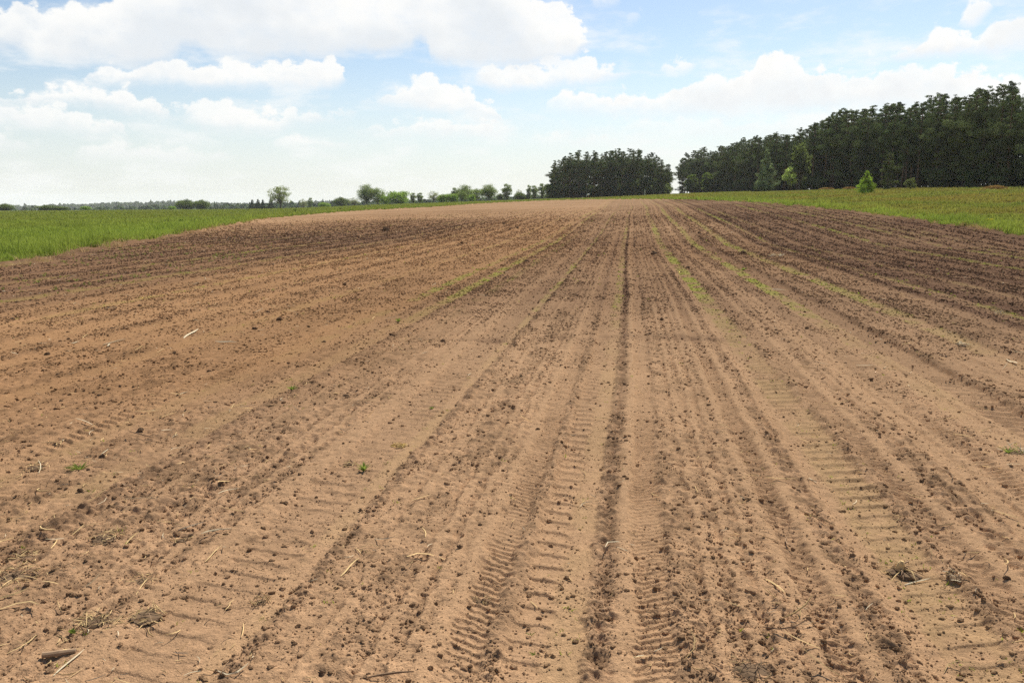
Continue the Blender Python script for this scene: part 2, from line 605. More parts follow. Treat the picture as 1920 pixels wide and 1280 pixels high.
# left of the middle
strip(-1.66, -1.54, 0.15, -0.01, 0.3, 0.6)
strip(-1.54, -1.46, 1.1, 0.015, -0.3)
strip(-2.02, -1.66, 0.3, -0.022, -0.15); LUGS.append((-2.02, -1.68, 0.15, 0.008, 0.2))
strip(-2.22, -2.04, 0.25, 0.012, 0.25)
strip(-1.46, -1.20, 0.5, 0, 0.1)
strip(-3.54, -3.30, 0.4, -0.02, 0.15, 0.65)
strip(-3.25, -3.12, 1.1, 0.015, -0.4)
strip(-2.95, -2.75, 0.7, 0.01, -0.2, 0.15)
strip(-4.45, -4.2, 0.4, -0.012, 0.35); LUGS.append((-4.4, -4.2, 0.11, 0.018, 0.4))
strip(-4.2, -3.98, 0.35, -0.02, 0.2, 0.6)
strip(-3.98, -3.82, 0.4, -0.012, 0.3); LUGS.append((-3.98, -3.82, 0.11, 0.018, -0.4))
strip(-5.9, -5.6, 0.2, -0.02, 0.25, 0.15)
for x_ in (-1.32, -1.05, -0.93, 0.34, 0.47, 0.58, 1.10, 2.0, 2.28, 2.66, 2.9, 3.7, 3.95, -2.4, -2.58, -3.0, -4.7, -5.0, -5.25, -6.3, -6.7):
    strip(x_, x_ + 0.035, None, -0.014, -0.25, 0, 0.012)
    strip(x_ + 0.04, x_ + 0.09, 0.35, 0.008, 0.22, 0, 0.012)
rs = random.Random(5)
x = 4.2
while x < 30:
    wd = rs.uniform(0.2, 0.4)
    strip(x, x + wd, rs.uniform(0.15, 0.4), -0.03, rs.uniform(0.1, 0.35), rs.choice([0, 0.3, 0.8]), 0.04)
    strip(x + wd, x + wd + 0.2, 1.3, 0.03, -rs.uniform(0.2, 0.6), 0, 0.05)
    x += rs.uniform(0.8, 1.3)
x = -7.2
while x > -60:
    wd = rs.uniform(0.25, 0.45)
    strip(x, x + wd, rs.uniform(0.2, 0.45), -0.025, rs.uniform(0.05, 0.3), rs.choice([0, 0, 0.3]), 0.05)
    strip(x - 0.2, x, 1.2, 0.025, -rs.uniform(0.1, 0.4), 0, 0.05)
    x -= rs.uniform(0.8, 1.5)
strip(6.35, 6.75, 1.4, -0.05, -0.7, 0, 0.1)      # the deep dark furrow on the right


def xwarp(x, y):
    k = np.minimum(y / 40.0, 1.5)
    return x - 0.05 * np.sin(y / 7.0 + 0.6) * k - 0.10 * np.sin(y / 17.0 + 2.0) * k + 0.035 * vnoise(x / 0.8, y / 1.6, 3) + 0.035 * vnoise(x / 0.10, y / 0.12, 4) + 0.02 * vnoise(x / 0.03, y / 0.03, 5)


def soil_fields(x, y, sp):
    """height offset, colour of the ploughed soil; sp = local sample spacing (drops detail it cannot hold)"""
    xw = xwarp(x, y)
    rough = np.interp(xw, XS, ROUGH)
    hg = 0.58 * np.interp(xw, XS, HGT)
    lite = np.interp(xw, XS, LITE)
    green = np.interp(xw, XS, GREEN)
    patch = fbm(x, y, 1.7, 21, 3)
    rough = np.clip(rough * (1 + 0.9 * patch), 0.05, 1.6)
    fade = lambda wl: np.clip(wl / (2.2 * sp) - 0.6, 0, 1)
    z = hg * (1 + 0.8 * fbm(x, y, 0.9, 25, 2)) + 0.022 * fbm(x, y, 1.1, 31, 2)
    for a, b, per, dep, sl in LUGS:
        m = (xw > a - 0.02) & (xw < b + 0.02)
        if not m.any():
            continue
        xm, ym = xw[m], y[m]
        k = sstep(xm, a - 0.015, a + 0.02) * (1 - sstep(xm, b - 0.02, b + 0.015))
        ph = (ym + sl * (xm - a) + 0.018 * vnoise(xm / 0.07, ym / 0.12, 7) + 0.012 * vnoise(xm / 0.02, ym / 0.03, 8)) / per
        t = ph - np.floor(ph)
        prof = sstep(t, 0.0, 0.07) * (1 - sstep(t, 0.12, 0.7))
        wear = np.clip(0.8 + 1.2 * fbm(xm, ym, 0.5, 33, 3), 0.1, 1.1)
        z[m] += k * dep * wear * (prof - 0.4) * fade(per)[m]
        rough[m] *= 0.8
    cl = np.abs(fbm(x, y, 0.10, 41, 2)) * -1 + 0.2
    z += 0.026 * (rough + 0.06) * cl * fade(0.1)
    c2 = fbm(x, y, 0.045, 47, 2)
    z += 0.018 * (rough + 0.06) * c2 * fade(0.045) + 0.016 * rough * np.maximum(c2 - 0.1, 0) * fade(0.045)
    lump = np.maximum(fbm(x, y, 0.13, 53, 2) - 0.18, 0)
    z += 0.06 * np.clip(rough - 0.3, 0, 1.2) * lump * fade(0.1)
    z += 0.0085 * fbm(x, y, 0.02, 61, 2) * fade(0.016) * np.clip(rough + 0.2, 0, 1.2)
    # a curved rut left by a turning implement, about eleven metres out
    arc = np.hypot(x - 0.2, (y - 6.0) * 0.9) - 4.7 - 0.2 * fbm(x, y, 1.2, 71, 2)
    arc = np.exp(-(arc / 0.2) ** 2) * sstep(x, -2.6, -1.6) * (1 - sstep(x, 0.9, 1.7)) * sstep(y, 7, 9)
    arc = arc * np.clip(0.45 + 1.8 * fbm(x, y, 0.5, 73, 2), 0, 1)
    z -= 0.018 * arc
    # soil colour: dry crust, warm loam, moist dark humus
    dry = np.array([0.418, 0.258, 0.143])
    loam = np.array([0.325, 0.183, 0.090])
    humus = np.array([0.138, 0.080, 0.050])
    big = fbm(x, y, 9.0, 81, 3)
    rr = np.hypot(x, y)
    wl_ = sstep(-x, 1.8, 4.8) * (0.35 + 0.65 * sstep(rr, 5, 10)) * (1 - 0.75 * sstep(rr, 30, 70))                     # warm loam on the left
    wl_ = np.clip(wl_ + 0.5 * sstep(rr, 14, 30) * (1 - sstep(rr, 60, 140)) + 0.5 * big, 0, 1)
    dk = 0.85 * sstep(x, 2.2, 7.5) * sstep(rr, 7, 15)                             # darker to the right
    dk = dk * (1 - 0.25 * sstep(rr, 60, 140))
    dk = np.maximum(dk, 0.80 * sstep(-x, 8.5, 12.5) * (1 - 0.8 * sstep(rr, 30, 95)) * sstep(rr, 12, 16))
    dk = np.maximum(dk, 0.46 * sstep(rr, 5, 17) * sstep(x, -6, -1.5) * (1 - sstep(rr, 110, 220)))
    dk = np.maximum(dk, 0.10 + 0.18 * sstep(-x, 0.4, 3.0) * (1 - sstep(rr, 7, 12)))
    dk = np.clip(dk + 0.35 * big * sstep(rr, 6, 20), 0, 0.95)
    dk = np.clip(dk - (0.46 + 0.2 * sstep(rr, 40, 120)) * np.clip(lite, -1.2, 0.8) * (0.55 + 0.6 * dk) + 0.12 * np.clip(rough - 0.5, 0, 1) + 0.45 * arc + 0.12 * np.clip(-patch, 0, 1) * (rough > 0.3), 0, 1)  # rough clods darker: moisture, and their self-shadow put into the colour
    col = dry[None] * (1 - wl_[:, None]) + loam[None] * wl_[:, None]
    col = col * (1 - dk[:, None]) + humus[None] * dk[:, None]
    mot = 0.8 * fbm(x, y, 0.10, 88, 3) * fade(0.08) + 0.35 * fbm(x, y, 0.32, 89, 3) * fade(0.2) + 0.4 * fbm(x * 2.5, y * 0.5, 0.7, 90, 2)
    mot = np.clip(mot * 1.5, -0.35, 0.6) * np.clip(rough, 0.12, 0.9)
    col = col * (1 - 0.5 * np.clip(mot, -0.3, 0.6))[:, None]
    far = sstep(rr, 60, 170)[:, None] * (1 - sstep(x, -2, 8))[:, None] * 0.35
    col = col * (1 - far) + np.array([0.38, 0.235, 0.130])[None] * far
    g = green * np.clip(0.3 + 1.1 * (fbm(x * 1.5, y * 0.5, 4.0, 85, 3) + 0.22), 0, 1)
    g = g * np.clip(0.14 + 1.1 * sstep(rr, 9, 22), 0, 1) * 0.8 * (1 - 0.5 * sstep(rr, 60, 140)) * np.clip(0.7 + 2.2 * fbm(x, y, 0.4, 87, 3), 0, 1)
    moss = np.array([0.25, 0.27, 0.05])
    col = col * (1 - g[:, None]) + moss[None] * g[:, None]
    return z, col, rough, g


# ------------------------------------------------------------------ the ploughed field
def build_field():
    ap_y = -1.6
    ncol = 2150
    ang = np.linspace(R(-52), R(46), ncol) - YAW
    rr = [2.6]
    while rr[-1] < 300:
        r = rr[-1] - 1.6
        rr.append(rr[-1] + min(max(0.0042, 0.50 * (r * r + CAM_H ** 2) / (CAM_H * 819)), 1.1))
    rr = np.array(rr)
    rad, an = np.meshgrid(rr, ang, indexing='ij')
    x = (rad * np.sin(an)).ravel()
    y = (rad * np.cos(an)).ravel() + ap_y
    nr = len(rr)
    dr = np.gradient(rr)
    sp = np.maximum(np.repeat(dr, ncol) * 0.7, rad.ravel() * (ang[1] - ang[0]))
    d = inside(x, y)
    keep = d > -1.2
    idx = np.full(nr * ncol, -1, np.int64)
    ki = np.nonzero(keep)[0]
    idx[ki] = np.arange(len(ki))
    x, y, sp, d = x[ki], y[ki], sp[ki], d[ki]
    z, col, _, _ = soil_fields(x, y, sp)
    bank = np.exp(-((d - 0.25) / 0.35) ** 2) * 0.08 * np.clip(1 + 2.4 * fbm(x, y, 0.6, 95, 3), 0, 2.2)
    zz = z0(x, y) + z + bank - sstep(-d, 0.2, 1.2) * 0.4
    # withered turf turned up along the meadow
    rim = np.clip(np.exp(-((d - 0.3) / 0.4) ** 2) * (0.4 + 1.6 * fbm(x, y, 0.8, 96, 3)), 0, 0.8)[:, None] * (np.hypot(x, y) < 110)[:, None]
    col = col * (1 - rim * 0.35) + np.array([0.30, 0.20, 0.11])[None] * rim * 0.35
    V = np.stack([x, y, zz], 1)
    g = idx.reshape(nr, ncol)
    q = np.stack([g[:-1, :-1], g[:-1, 1:], g[1:, 1:], g[1:, :-1]], -1).reshape(-1, 4)
    q = q[(q >= 0).all(1)]
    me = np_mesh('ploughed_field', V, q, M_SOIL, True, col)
    o = add('ploughed_field', me)
    tag(o, 'bare brown ploughed field with tractor tracks running to the horizon', 'field', kind='structure')
    print('field verts', len(V))


build_field()


def ground_z(x, y):
    """soil surface height at points"""
    z, _, _, _ = soil_fields(x, y, np.full(x.shape, 0.004) * np.maximum(np.hypot(x, y), 1))
    return z0(x, y) + z


def gz(x, y):
    return float(ground_z(np.array([x, x]), np.array([y, y]))[0])


# ------------------------------------------------------------------ meadow ground, one sheet out to the horizon
GR_BRIGHT = np.array([0.235, 0.295, 0.055])
GR_OLIVE = np.array([0.218, 0.216, 0.056])
GR_RUST = np.array([0.30, 0.175, 0.062])
GR_DARK = np.array([0.10, 0.155, 0.030])


def meadow_colour(x, y, d):
    """d = signed distance to the field (negative outside)"""
    rr = np.hypot(x, y)
    a = np.arctan2(x, y) + YAW
    right = sstep(a, 0.02, 0.12)
    n1 = fbm(x, y, 14.0, 101, 3)
    n2 = fbm(x, y, 3.0, 107, 3)
    edge = np.exp(-np.maximum(-d, 0) / np.where(right > 0.5, 3.0, 4.0))
    ol = np.clip(right * (0.95 - 1.15 * edge) + (1 - right) * (0.12 + 0.55 * sstep(rr, 40, 150)) + 0.5 * n1, 0, 1)
    col = GR_BRIGHT[None] * (1 - ol[:, None]) + GR_OLIVE[None] * ol[:, None]
    ru = np.clip(right * (1 - edge) * (2.2 * fbm(x * 0.6, y, 9.0, 111, 3) + 0.15) * 0.7, 0, 0.6)
    col = col * (1 - ru[:, None]) + GR_RUST[None] * ru[:, None]
    dk = np.clip(-n2 * 0.8 + 0.03, 0, 0.4)
    col = col * (1 - dk[:, None]) + GR_DARK[None] * dk[:, None]
    return col


def build_meadow():
    na = 720
    ang = np.linspace(-math.pi, math.pi, na, endpoint=False)
    fine = np.linspace(R(-48), R(48), 560) - YAW
    ang = np.unique(np.concatenate([ang[(ang < fine[0]) | (ang > fine[-1])], fine]))
    na = len(ang)
    rr = np.concatenate([[0.0], np.geomspace(2.0, 14, 12), np.geomspace(14.3, 300, 230), np.geomspace(306, 5200, 60)])
    rad, an = np.meshgrid(rr[1:], ang, indexing='ij')
    x = np.concatenate([[0.0], (rad * np.sin(an)).ravel()])
    y = np.concatenate([[0.0], (rad * np.cos(an)).ravel()])
    d = inside(x, y)
    z = z0(x, y) + 0.05 * fbm(x, y, 3.0, 120, 2) - 0.5 * sstep(d, -0.1, 1.1)
    col = meadow_colour(x, y, d)
    nr = len(rr) - 1
    g = (np.arange(nr * na) + 1).reshape(nr, na)
    g2 = np.concatenate([g, g[:, :1]], 1)
    q = np.stack([g2[:-1, :-1], g2[1:, :-1], g2[1:, 1:], g2[:-1, 1:]], -1).reshape(-1, 4)
    t = np.stack([np.zeros(na, int), g2[0, :-1], g2[0, 1:]], -1)
    me = np_mesh('ground', np.stack([x, y, z], 1), [q, t], M_SWARD, True, col * 0.8)
    tag(add('ground', me), 'green meadow land around the ploughed field', 'ground', kind='structure')


build_meadow()


# ------------------------------------------------------------------ grass blades
def blades(x, y, z, h, wdt, col, k, lean=0.35, seed=1):
    """k blades per point, each a bent tapering strip of two quads"""
    g = np.random.default_rng(seed)
    n = len(x) * k
    X = np.repeat(x, k) + g.normal(0, 0.06, n) * np.repeat(np.maximum(h, 0.1), k) * 2
    Y = np.repeat(y, k) + g.normal(0, 0.06, n) * np.repeat(np.maximum(h, 0.1), k) * 2
    Z = np.repeat(z, k) - 0.01
    H = np.repeat(h, k) * g.uniform(0.55, 1.15, n)
    W = np.repeat(wdt, k) * g.uniform(0.7, 1.3, n)
    th = g.uniform(0, 2 * np.pi, n)
    la = g.uniform(0, 2 * np.pi, n)
    ln = np.abs(g.normal(0, lean, n)) * H
    wx, wy = np.cos(th) * W / 2, np.sin(th) * W / 2
    lx, ly = np.cos(la) * ln, np.sin(la) * ln
    p0 = np.stack([X - wx, Y - wy, Z], 1)
    p1 = np.stack([X + wx, Y + wy, Z], 1)
    m0 = np.stack([X - wx * .8 + lx * .35, Y - wy * .8 + ly * .35, Z + H * .6], 1)
    m1 = np.stack([X + wx * .8 + lx * .35, Y + wy * .8 + ly * .35, Z + H * .6], 1)
    t = np.stack([X + lx, Y + ly, Z + H], 1)
    V = np.stack([p0, p1, m1, m0, t], 1).reshape(-1, 3)
    b = np.arange(n)[:, None] * 5
    q = b + np.array([[0, 1, 2, 3]])
    tr = b + np.array([[3, 2, 4]])
    C = np.repeat(col, k, axis=0) * g.uniform(0.85, 1.18, n)[:, None]
    C = np.repeat(C, 5, axis=0)
    return V, [q, tr], C


def scatter_polar(n, a0, a1, r0, r1, power=1.0):
    u = RNG.random(n)
    if power == 1.0:
        r = r0 * (r1 / r0) ** u
    else:
        e = 1 - power
        r = (r0 ** e + u * (r1 ** e - r0 ** e)) ** (1 / e)
    a = RNG.uniform(a0, a1, n) - YAW
    return r * np.sin(a), r * np.cos(a)


def build_grass(name, label, n, a0, a1, r0, r1, hh, k=6, seed=1, power=1.0, maxd=None):
    x, y = scatter_polar(n, a0, a1, r0, r1, power)
    d = inside(x, y)
    keep = d < 0.15
    if maxd:
        keep &= d > -maxd
    x, y, d = x[keep], y[keep], d[keep]
    r = np.hypot(x, y)
    clump = fbm(x, y, 1.6, 131, 3)
    h = hh * (0.8 + (1.0 if not maxd else 1.9) * clump) * (1 + 0.2 * np.exp(d / 1.5))
    h = np.clip(h, 0.06, 1.0)
    col = meadow_colour(x, y, d)
    wd = np.maximum(0.012, r * 0.00055)
    V, F, C = blades(x, y, z0(x, y), h, wd, col, k, 0.4, seed)
    o = add(name, np_mesh(name, V, F, M_GRASS, False, C))
    tag(o, label, 'grass', kind='stuff')


build_grass('meadow_grass', 'long bright green meadow grass left of the ploughed field', 120000, R(-44), R(4), 19, 330, 0.36, 6, 3)
build_grass('pasture_grass', 'olive and rusty tinted grass between the field and the pine forest', 62000, R(6), R(44), 38, 190, 0.26, 6, 4)
build_grass('headland_grass', 'thin grass strip past the far end of the field', 26000, R(-6), R(16), 120, 330, 0.24, 5, 5)
build_grass('verge_grass', 'taller fresh green grass verge along the right edge of the field', 26000, R(8), R(42), 36, 160, 0.38, 6, 6, 1.0, 2.2)

build_grass('border_weeds', 'ragged taller weeds and grass along the left edge of the field', 30000, R(-44), R(2), 19, 150, 0.46, 6, 16, 1.0, 1.8)


def build_seedlings():
    x, y = scatter_polar(260000, R(-42), R(40), 3.0, 90, 0.7)
    d = inside(x, y)
    _, _, ro, g = soil_fields(x, y, np.full(x.shape, 0.05))
    r = np.hypot(x, y)
    keep = (d > 0.6) & (RNG.random(len(x)) < g * 0.5 + 0.002)
    x, y, r = x[keep], y[keep], r[keep]
    h = RNG.uniform(0.012, 0.04, len(x)) * np.clip(r / 14, 0.7, 1.5)
    col = np.array([0.27, 0.31, 0.05])[None] * RNG.uniform(0.7, 1.2, len(x))[:, None]
    V, F, C = blades(x, y, ground_z(x, y), h, np.maximum(0.006, r * 0.0006), col, 5, 0.9, 8)
    o = add('weed_seedlings', np_mesh('weed_seedlings', V, F, M_GRASS, False, C))
    tag(o, 'thin yellow green seedlings sprouting along the tractor tracks', 'seedlings', kind='stuff')
    # low weeds on the dark strip beside the left meadow
    x = RNG.uniform(-21, -11.5, 700)
    y = RNG.uniform(13, 36, 700)
    d = inside(x, y)
    keep = (d > 0.4) & (d < 7) & (fbm(x, y, 3.0, 140, 2) > 0.02)
    x, y = x[keep], y[keep]
    V, F, C = blades(x, y, ground_z(x, y), RNG.uniform(0.03, 0.10, len(x)), np.full(len(x), 0.018), np.repeat(np.array([[0.17, 0.19, 0.055]]), len(x), 0), 6, 1.2, 9)
    o = add('field_weeds', np_mesh('field_weeds', V, F, M_GRASS, False, C))
    tag(o, 'low scattered weeds on the dark soil beside the left meadow', 'weeds', kind='stuff')


build_seedlings()


def build_turf():
    """withered grass turned up along the two long edges"""
    x, y = scatter_polar(120000, R(-42), R(42), 18, 110, 1.0)
    d = inside(x, y)
    k = (np.abs(d - 0.2) < 0.5) & (fbm(x, y, 1.1, 180, 3) > 0.02)
    x, y = x[k], y[k]
    r = np.hypot(x, y)
    V, F, C = blades(x, y, z0(x, y), RNG.uniform(0.06, 0.34, len(x)), np.maximum(0.012, r * 0.0005), np.repeat(np.array([[0.42, 0.30, 0.15]]), len(x), 0), 5, 0.9, 19)
    o = add('withered_turf', np_mesh('withered_turf', V, F, M_STRAW, False, C))
    tag(o, 'withered straw coloured turf along the edges of the field', 'turf', kind='stuff')


build_turf()


# ------------------------------------------------------------------ clods
def ico(sub):
    bm = bmesh.new()
    bmesh.ops.create_icosphere(bm, subdivisions=sub, radius=1.0)
    V = np.array([v.co[:] for v in bm.verts])
    F = np.array([[v.index for v in f.verts] for f in bm.faces])
    bm.free()
    return V, F


ICO1, ICO2, ICO3 = ico(1), ico(2), ico(3)


def clod_shape(base, seed, amp=0.35):
    g = np.random.default_rng(seed)
    V = base[0].copy()
    for f in (1.3, 2.7, 5.1, 8.5):
        ph = g.uniform(0, 6.28, (3, 3))
        k = g.normal(0, f, (3, 3))
        U = base[0]
        n = sum(np.sin(U @ k[i] + ph[i, 0]) for i in range(3)) / 3
        V = V * (1 + amp * n / math.sqrt(f))[:, None]
    V *= (1 + g.normal(0, 0.11, len(V)))[:, None]
    V[:, 2] *= 0.72
    return V


def build_clods():
    octa = (np.array([(1, 0, 0), (-1, 0, 0), (0, 1, 0), (0, -1, 0), (0, 0, 1), (0, 0, -1)], float),
            np.array([(0, 2, 4), (2, 1, 4), (1, 3, 4), (3, 0, 4), (2, 0, 5), (1, 2, 5), (3, 1, 5), (0, 3, 5)]))
    n = 1400000
    x, y = scatter_polar(n, R(-46), R(42), 1.6, 105, 0.9)
    d = inside(x, y)
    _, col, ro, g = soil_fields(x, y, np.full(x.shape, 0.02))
    r = np.hypot(x, y)
    clus = fbm(x, y, 0.45, 151, 2)
    pr = np.clip((ro - 0.06) * 0.48, 0.12, 0.42) * (1 - 0.9 * sstep(r, 35, 104)) * np.clip(0.62 + 1.2 * clus, 0.08, 1)
    keep = (d > 0.3) & (RNG.random(n) < pr)
    x, y, r, col = x[keep], y[keep], r[keep], col[keep]
    n = len(x)
    s = 0.0030 * (1 - RNG.random(n)) ** (-0.36)
    s = np.clip(s * np.clip(r / 7, 1, 2.0), 0.0, 0.0095 + 0.00045 * np.minimum(r, 30))
    s = np.maximum(s, np.minimum(r, 60) * 0.00065)
    z = ground_z(x, y)
    big = s > 0.010
    mid = (s > 0.006) & ~big
    for pick, base, nm, lab in ((~big & ~mid, octa, 'soil_crumbs', 'fine soil crumbs strewn over the ploughed field'), (mid, ICO1, 'soil_lumps', 'small soil lumps strewn over the ploughed field'),
                                (big, ICO2, 'soil_clods', 'countless brown earth clods strewn over the ploughed field')):
        VV, FF, CC = [], [], []
        off = 0
        ids = np.nonzero(pick)[0]
        for v in range(10):
            sel = ids[v::10]
            B = clod_shape(base, 300 + v, 0.45)
            m = len(sel)
            th = RNG.uniform(0, 6.28, m)
            c, sn = np.cos(th), np.sin(th)
            st = RNG.uniform(0.7, 1.4, (m, 3))
            P = B[None] * st[:, None, :] * s[sel][:, None, None]
            Q = np.empty_like(P)
            Q[..., 0] = P[..., 0] * c[:, None] - P[..., 1] * sn[:, None] + x[sel][:, None]
            Q[..., 1] = P[..., 0] * sn[:, None] + P[..., 1] * c[:, None] + y[sel][:, None]
            Q[..., 2] = P[..., 2] + (z[sel] + s[sel] * 0.2)[:, None]
            VV.append(Q.reshape(-1, 3))
            FF.append((base[1][None] + (np.arange(m) * len(B))[:, None, None]).reshape(-1, 3) + off)
            off += m * len(B)
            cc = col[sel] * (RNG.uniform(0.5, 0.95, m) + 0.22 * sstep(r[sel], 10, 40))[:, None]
            CC.append(np.repeat(cc, len(B), 0))
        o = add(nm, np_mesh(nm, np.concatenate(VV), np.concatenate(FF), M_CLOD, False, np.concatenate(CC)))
        tag(o, lab, 'soil', kind='stuff')
    print('clods', n, mid.sum(), big.sum())


build_clods()

CLOD_MESH = []
for i in range(7):
    Vc = clod_shape(ICO3, 40 + i, 0.45)
    gg = np.random.default_rng(70 + i)
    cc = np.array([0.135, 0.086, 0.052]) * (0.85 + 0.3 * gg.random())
    CLOD_MESH.append(np_mesh('earth_clod', Vc, ICO3[1], M_CLOD, False, np.repeat(cc[None], len(Vc), 0)))

NAMED_CLODS = [
    (830, 642, 9, 'dark angular earth clod beside the pale ridge left of the ribbed wheel track'),
    (1009, 805, 6.5, 'small dark round clod alone on the crumbly strip left of the middle track'),
    (736, 631, 8, 'flat dark clod at the inner edge of the left green strip'),
    (648, 744, 9, 'jagged dark clod on the crumbly soil below the left green strip'),
    (608, 640, 6, 'dark clod on the ridge above the flat clod by the left green strip'),
    (523, 600, 10, 'broad dark clod on the orange soil right of the long straw'),
    (478, 617, 8, 'hollow dark clod on the orange soil beside the broad clod'),
    (646, 534, 9, 'greyish lump of earth beyond the orange soil with straw beside it'),
    (722, 433, 13, 'large dark clod far out on the left half of the field'),
    (502, 585, 6, 'small dark clod behind the broad clod on the orange soil'),
    (1241, 599, 9, 'dark clod right of the middle tracks at the start of the curved rut'),
    (1393, 476, 11, 'dark clod beside the far green strip right of the middle'),
    (1226, 476, 12, 'brown lump with pale straw on it in the far middle of the field'),
    (1632, 712, 10, 'dark brown tufted clod on the right with withered straw in it'),
    (1512, 616, 7, 'dark clod on the crumbly soil right of the second ribbed track'),
    (88, 663, 8, 'very dark clod left on the orange soil near pale husks'),
    (262, 806, 10, 'big dark clod on the left at the edge of the wheel track'),
    (192, 856, 8, 'dark clod with a straw lying against it on the left'),
    (150, 921, 10, 'dark brown clod on the left beside pale weeds'),
    (413, 909, 10, 'dark crumbly clod behind the upright husk on the left'),
    (358, 1000, 10, 'reddish brown clod standing out on the pale soil lower left'),
    (277, 1041, 8, 'dark clod, left one of a close pair lower left'),
    (301, 1046, 7, 'dark clod, right one of a close pair lower left'),
    (88, 1101, 10, 'broken dark clod lower left near the white pointed husk'),
    (862, 1028, 11, 'wide dark clod on the pale crumbly soil left of the fine tread'),
    (676, 955, 8, 'round dark clod on the pale ridge left of the middle'),
    (943, 882, 8, 'crumbled clod cluster beside the pale ridge left of the fine tread'),
    (1497, 922, 9, 'dark clod on the right between two pale ridges'),
    (1887, 1087, 10, 'dark rounded clod near the right edge of the picture'),
    (1322, 1170, 9, 'brown clod on the crumbly strip right of the middle, lower part'),
    (606, 1265, 10, 'broad brown clod at the bottom edge left of the middle'),
    (690, 1222, 9, 'dark upright clod near the bottom edge left of the middle'),
    (376, 1257, 8, 'dark clod at the bottom edge on the left'),
    (1335, 1270, 9, 'brown clod at the bottom edge right of the deep furrow'),
    (1448, 1255, 14, 'large crumbling dark clod with roots at the bottom edge right of the middle'),
    (1380, 1015, 7, 'dark clod lying across the dark tread right of the middle'),
    (1728, 905, 8, 'dark clod on the rough strip at right'),
    (963, 768, 8, 'flat dark clod on the crumbly soil between the two ribbed tracks'),
    (1662, 833, 7, 'oval clod on the right above the pale smooth lane'),
]
for px, py, wpx, lab in NAMED_CLODS:
    x, y = hit(px, py)
    r = math.hypot(math.hypot(x, y), CAM_H)
    s = wpx * 0.50 * r / F_PX
    me = CLOD_MESH[random.randrange(7)]
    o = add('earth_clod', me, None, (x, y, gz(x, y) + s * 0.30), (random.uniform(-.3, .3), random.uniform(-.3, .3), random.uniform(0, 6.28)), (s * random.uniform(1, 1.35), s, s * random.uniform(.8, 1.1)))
    tag(o, lab, 'clod', 'larger earth clods on the field')

# more clods large enough to pick out, sharing a label region by region
ZONES = [
    ('middling brown clod among many alike on the crumbly left foreground soil', 'clods on the left foreground soil', (0, 780, 620, 1270), 34),
    ('middling brown clod among many alike on the pale middle foreground soil', 'clods on the middle foreground soil', (640, 760, 1420, 1270), 34),
    ('middling brown clod among many alike on the right foreground soil', 'clods on the right foreground soil', (1440, 740, 1915, 1270), 30),
    ('dark clod among many alike on the orange brown soil at left', 'clods on the orange soil', (20, 560, 620, 770), 26),
    ('dark clod among many alike on the dark far right soil', 'clods on the dark right soil', (1420, 470, 1910, 720), 30),
    ('dark clod among many alike on the far middle of the field', 'clods far out on the field', (700, 420, 1400, 560), 26),
]
for lab, grp, (xa, ya, xb, yb), cnt in ZONES:
    i = 0
    while i < cnt:
        px, py = random.uniform(xa, xb), random.uniform(ya, yb)
        x, y = hit(px, py)
        _, _, ro, _ = soil_fields(np.array([x, x]), np.array([y, y]), np.array([.02, .02]))
        if ro[0] < 0.55 and random.random() < 0.85:
            continue
        r = math.hypot(math.hypot(x, y), CAM_H)
        s = random.uniform(3.2, 5.6) * 0.52 * r / F_PX
        o = add('earth_clod', CLOD_MESH[random.randrange(7)], None, (x, y, gz(x, y) + s * 0.3), (random.uniform(-.3, .3), random.uniform(-.3, .3), random.uniform(0, 6.28)), (s * random.uniform(1, 1.4), s, s * random.uniform(.7, 1.1)))
        tag(o, lab, 'clod', grp)
        i += 1


# ------------------------------------------------------------------ straw and maize residue
def ribbon(p, wdt, up, th=0.0012):
    """flat bent blade along points p with width profile"""
    p = np.asarray(p, float)
    n = len(p)
    tan = np.gradient(p, axis=0)
    tan /= np.linalg.norm(tan, axis=1)[:, None] + 1e-9
    side = np.cross(tan, up)
    side /= np.linalg.norm(side, axis=1)[:, None] + 1e-9
    nrm = np.cross(side, tan)
    wdt = np.asarray(wdt, float)[:, None]
    a, b = p - side * wdt / 2, p + side * wdt / 2
    c = p + nrm * (0.25 * wdt + th)
    V = np.stack([a, c, b], 1).reshape(-1, 3)
    F = []
    for i in range(n - 1):
        k = i * 3
        F += [[k, k + 1, k + 4, k + 3], [k + 1, k + 2, k + 5, k + 4]]
    return V, np.array(F)


def tube_np(pts, radii, seg=7):
    pts = np.asarray(pts, float)
    n = len(pts)
    tan = np.gradient(pts, axis=0)
    tan /= np.linalg.norm(tan, axis=1)[:, None] + 1e-9
    ref = np.array([0.31, 0.17, 0.93]) if abs(tan[0, 2]) < 0.8 else np.array([0.95, 0.2, 0.1])
    s1 = np.cross(tan, ref)
    s1 /= np.linalg.norm(s1, axis=1)[:, None] + 1e-9
    s2 = np.cross(tan, s1)
    th = np.linspace(0, 2 * np.pi, seg, endpoint=False)
    ring = s1[:, None, :] * np.cos(th)[None, :, None] + s2[:, None, :] * np.sin(th)[None, :, None]
    V = (pts[:, None, :] + ring * np.asarray(radii, float)[:, None, None]).reshape(-1, 3)
    F = []
    for i in range(n - 1):
        for j in range(seg):
            k = (j + 1) % seg
            F.append([i * seg + j, i * seg + k, (i + 1) * seg + k, (i + 1) * seg + j])
    V = np.concatenate([V, pts[:1], pts[-1:]])
    T = [[n * seg, (j + 1) % seg, j] for j in range(seg)] + [[n * seg + 1, (n - 1) * seg + j, (n - 1) * seg + (j + 1) % seg] for j in range(seg)]
    return V, np.array(F), np.array(T)


STRAW = np.array([0.56, 0.40, 0.20])
PALE = np.array([0.53, 0.45, 0.31])
BROWN = np.array([0.24, 0.16, 0.10])


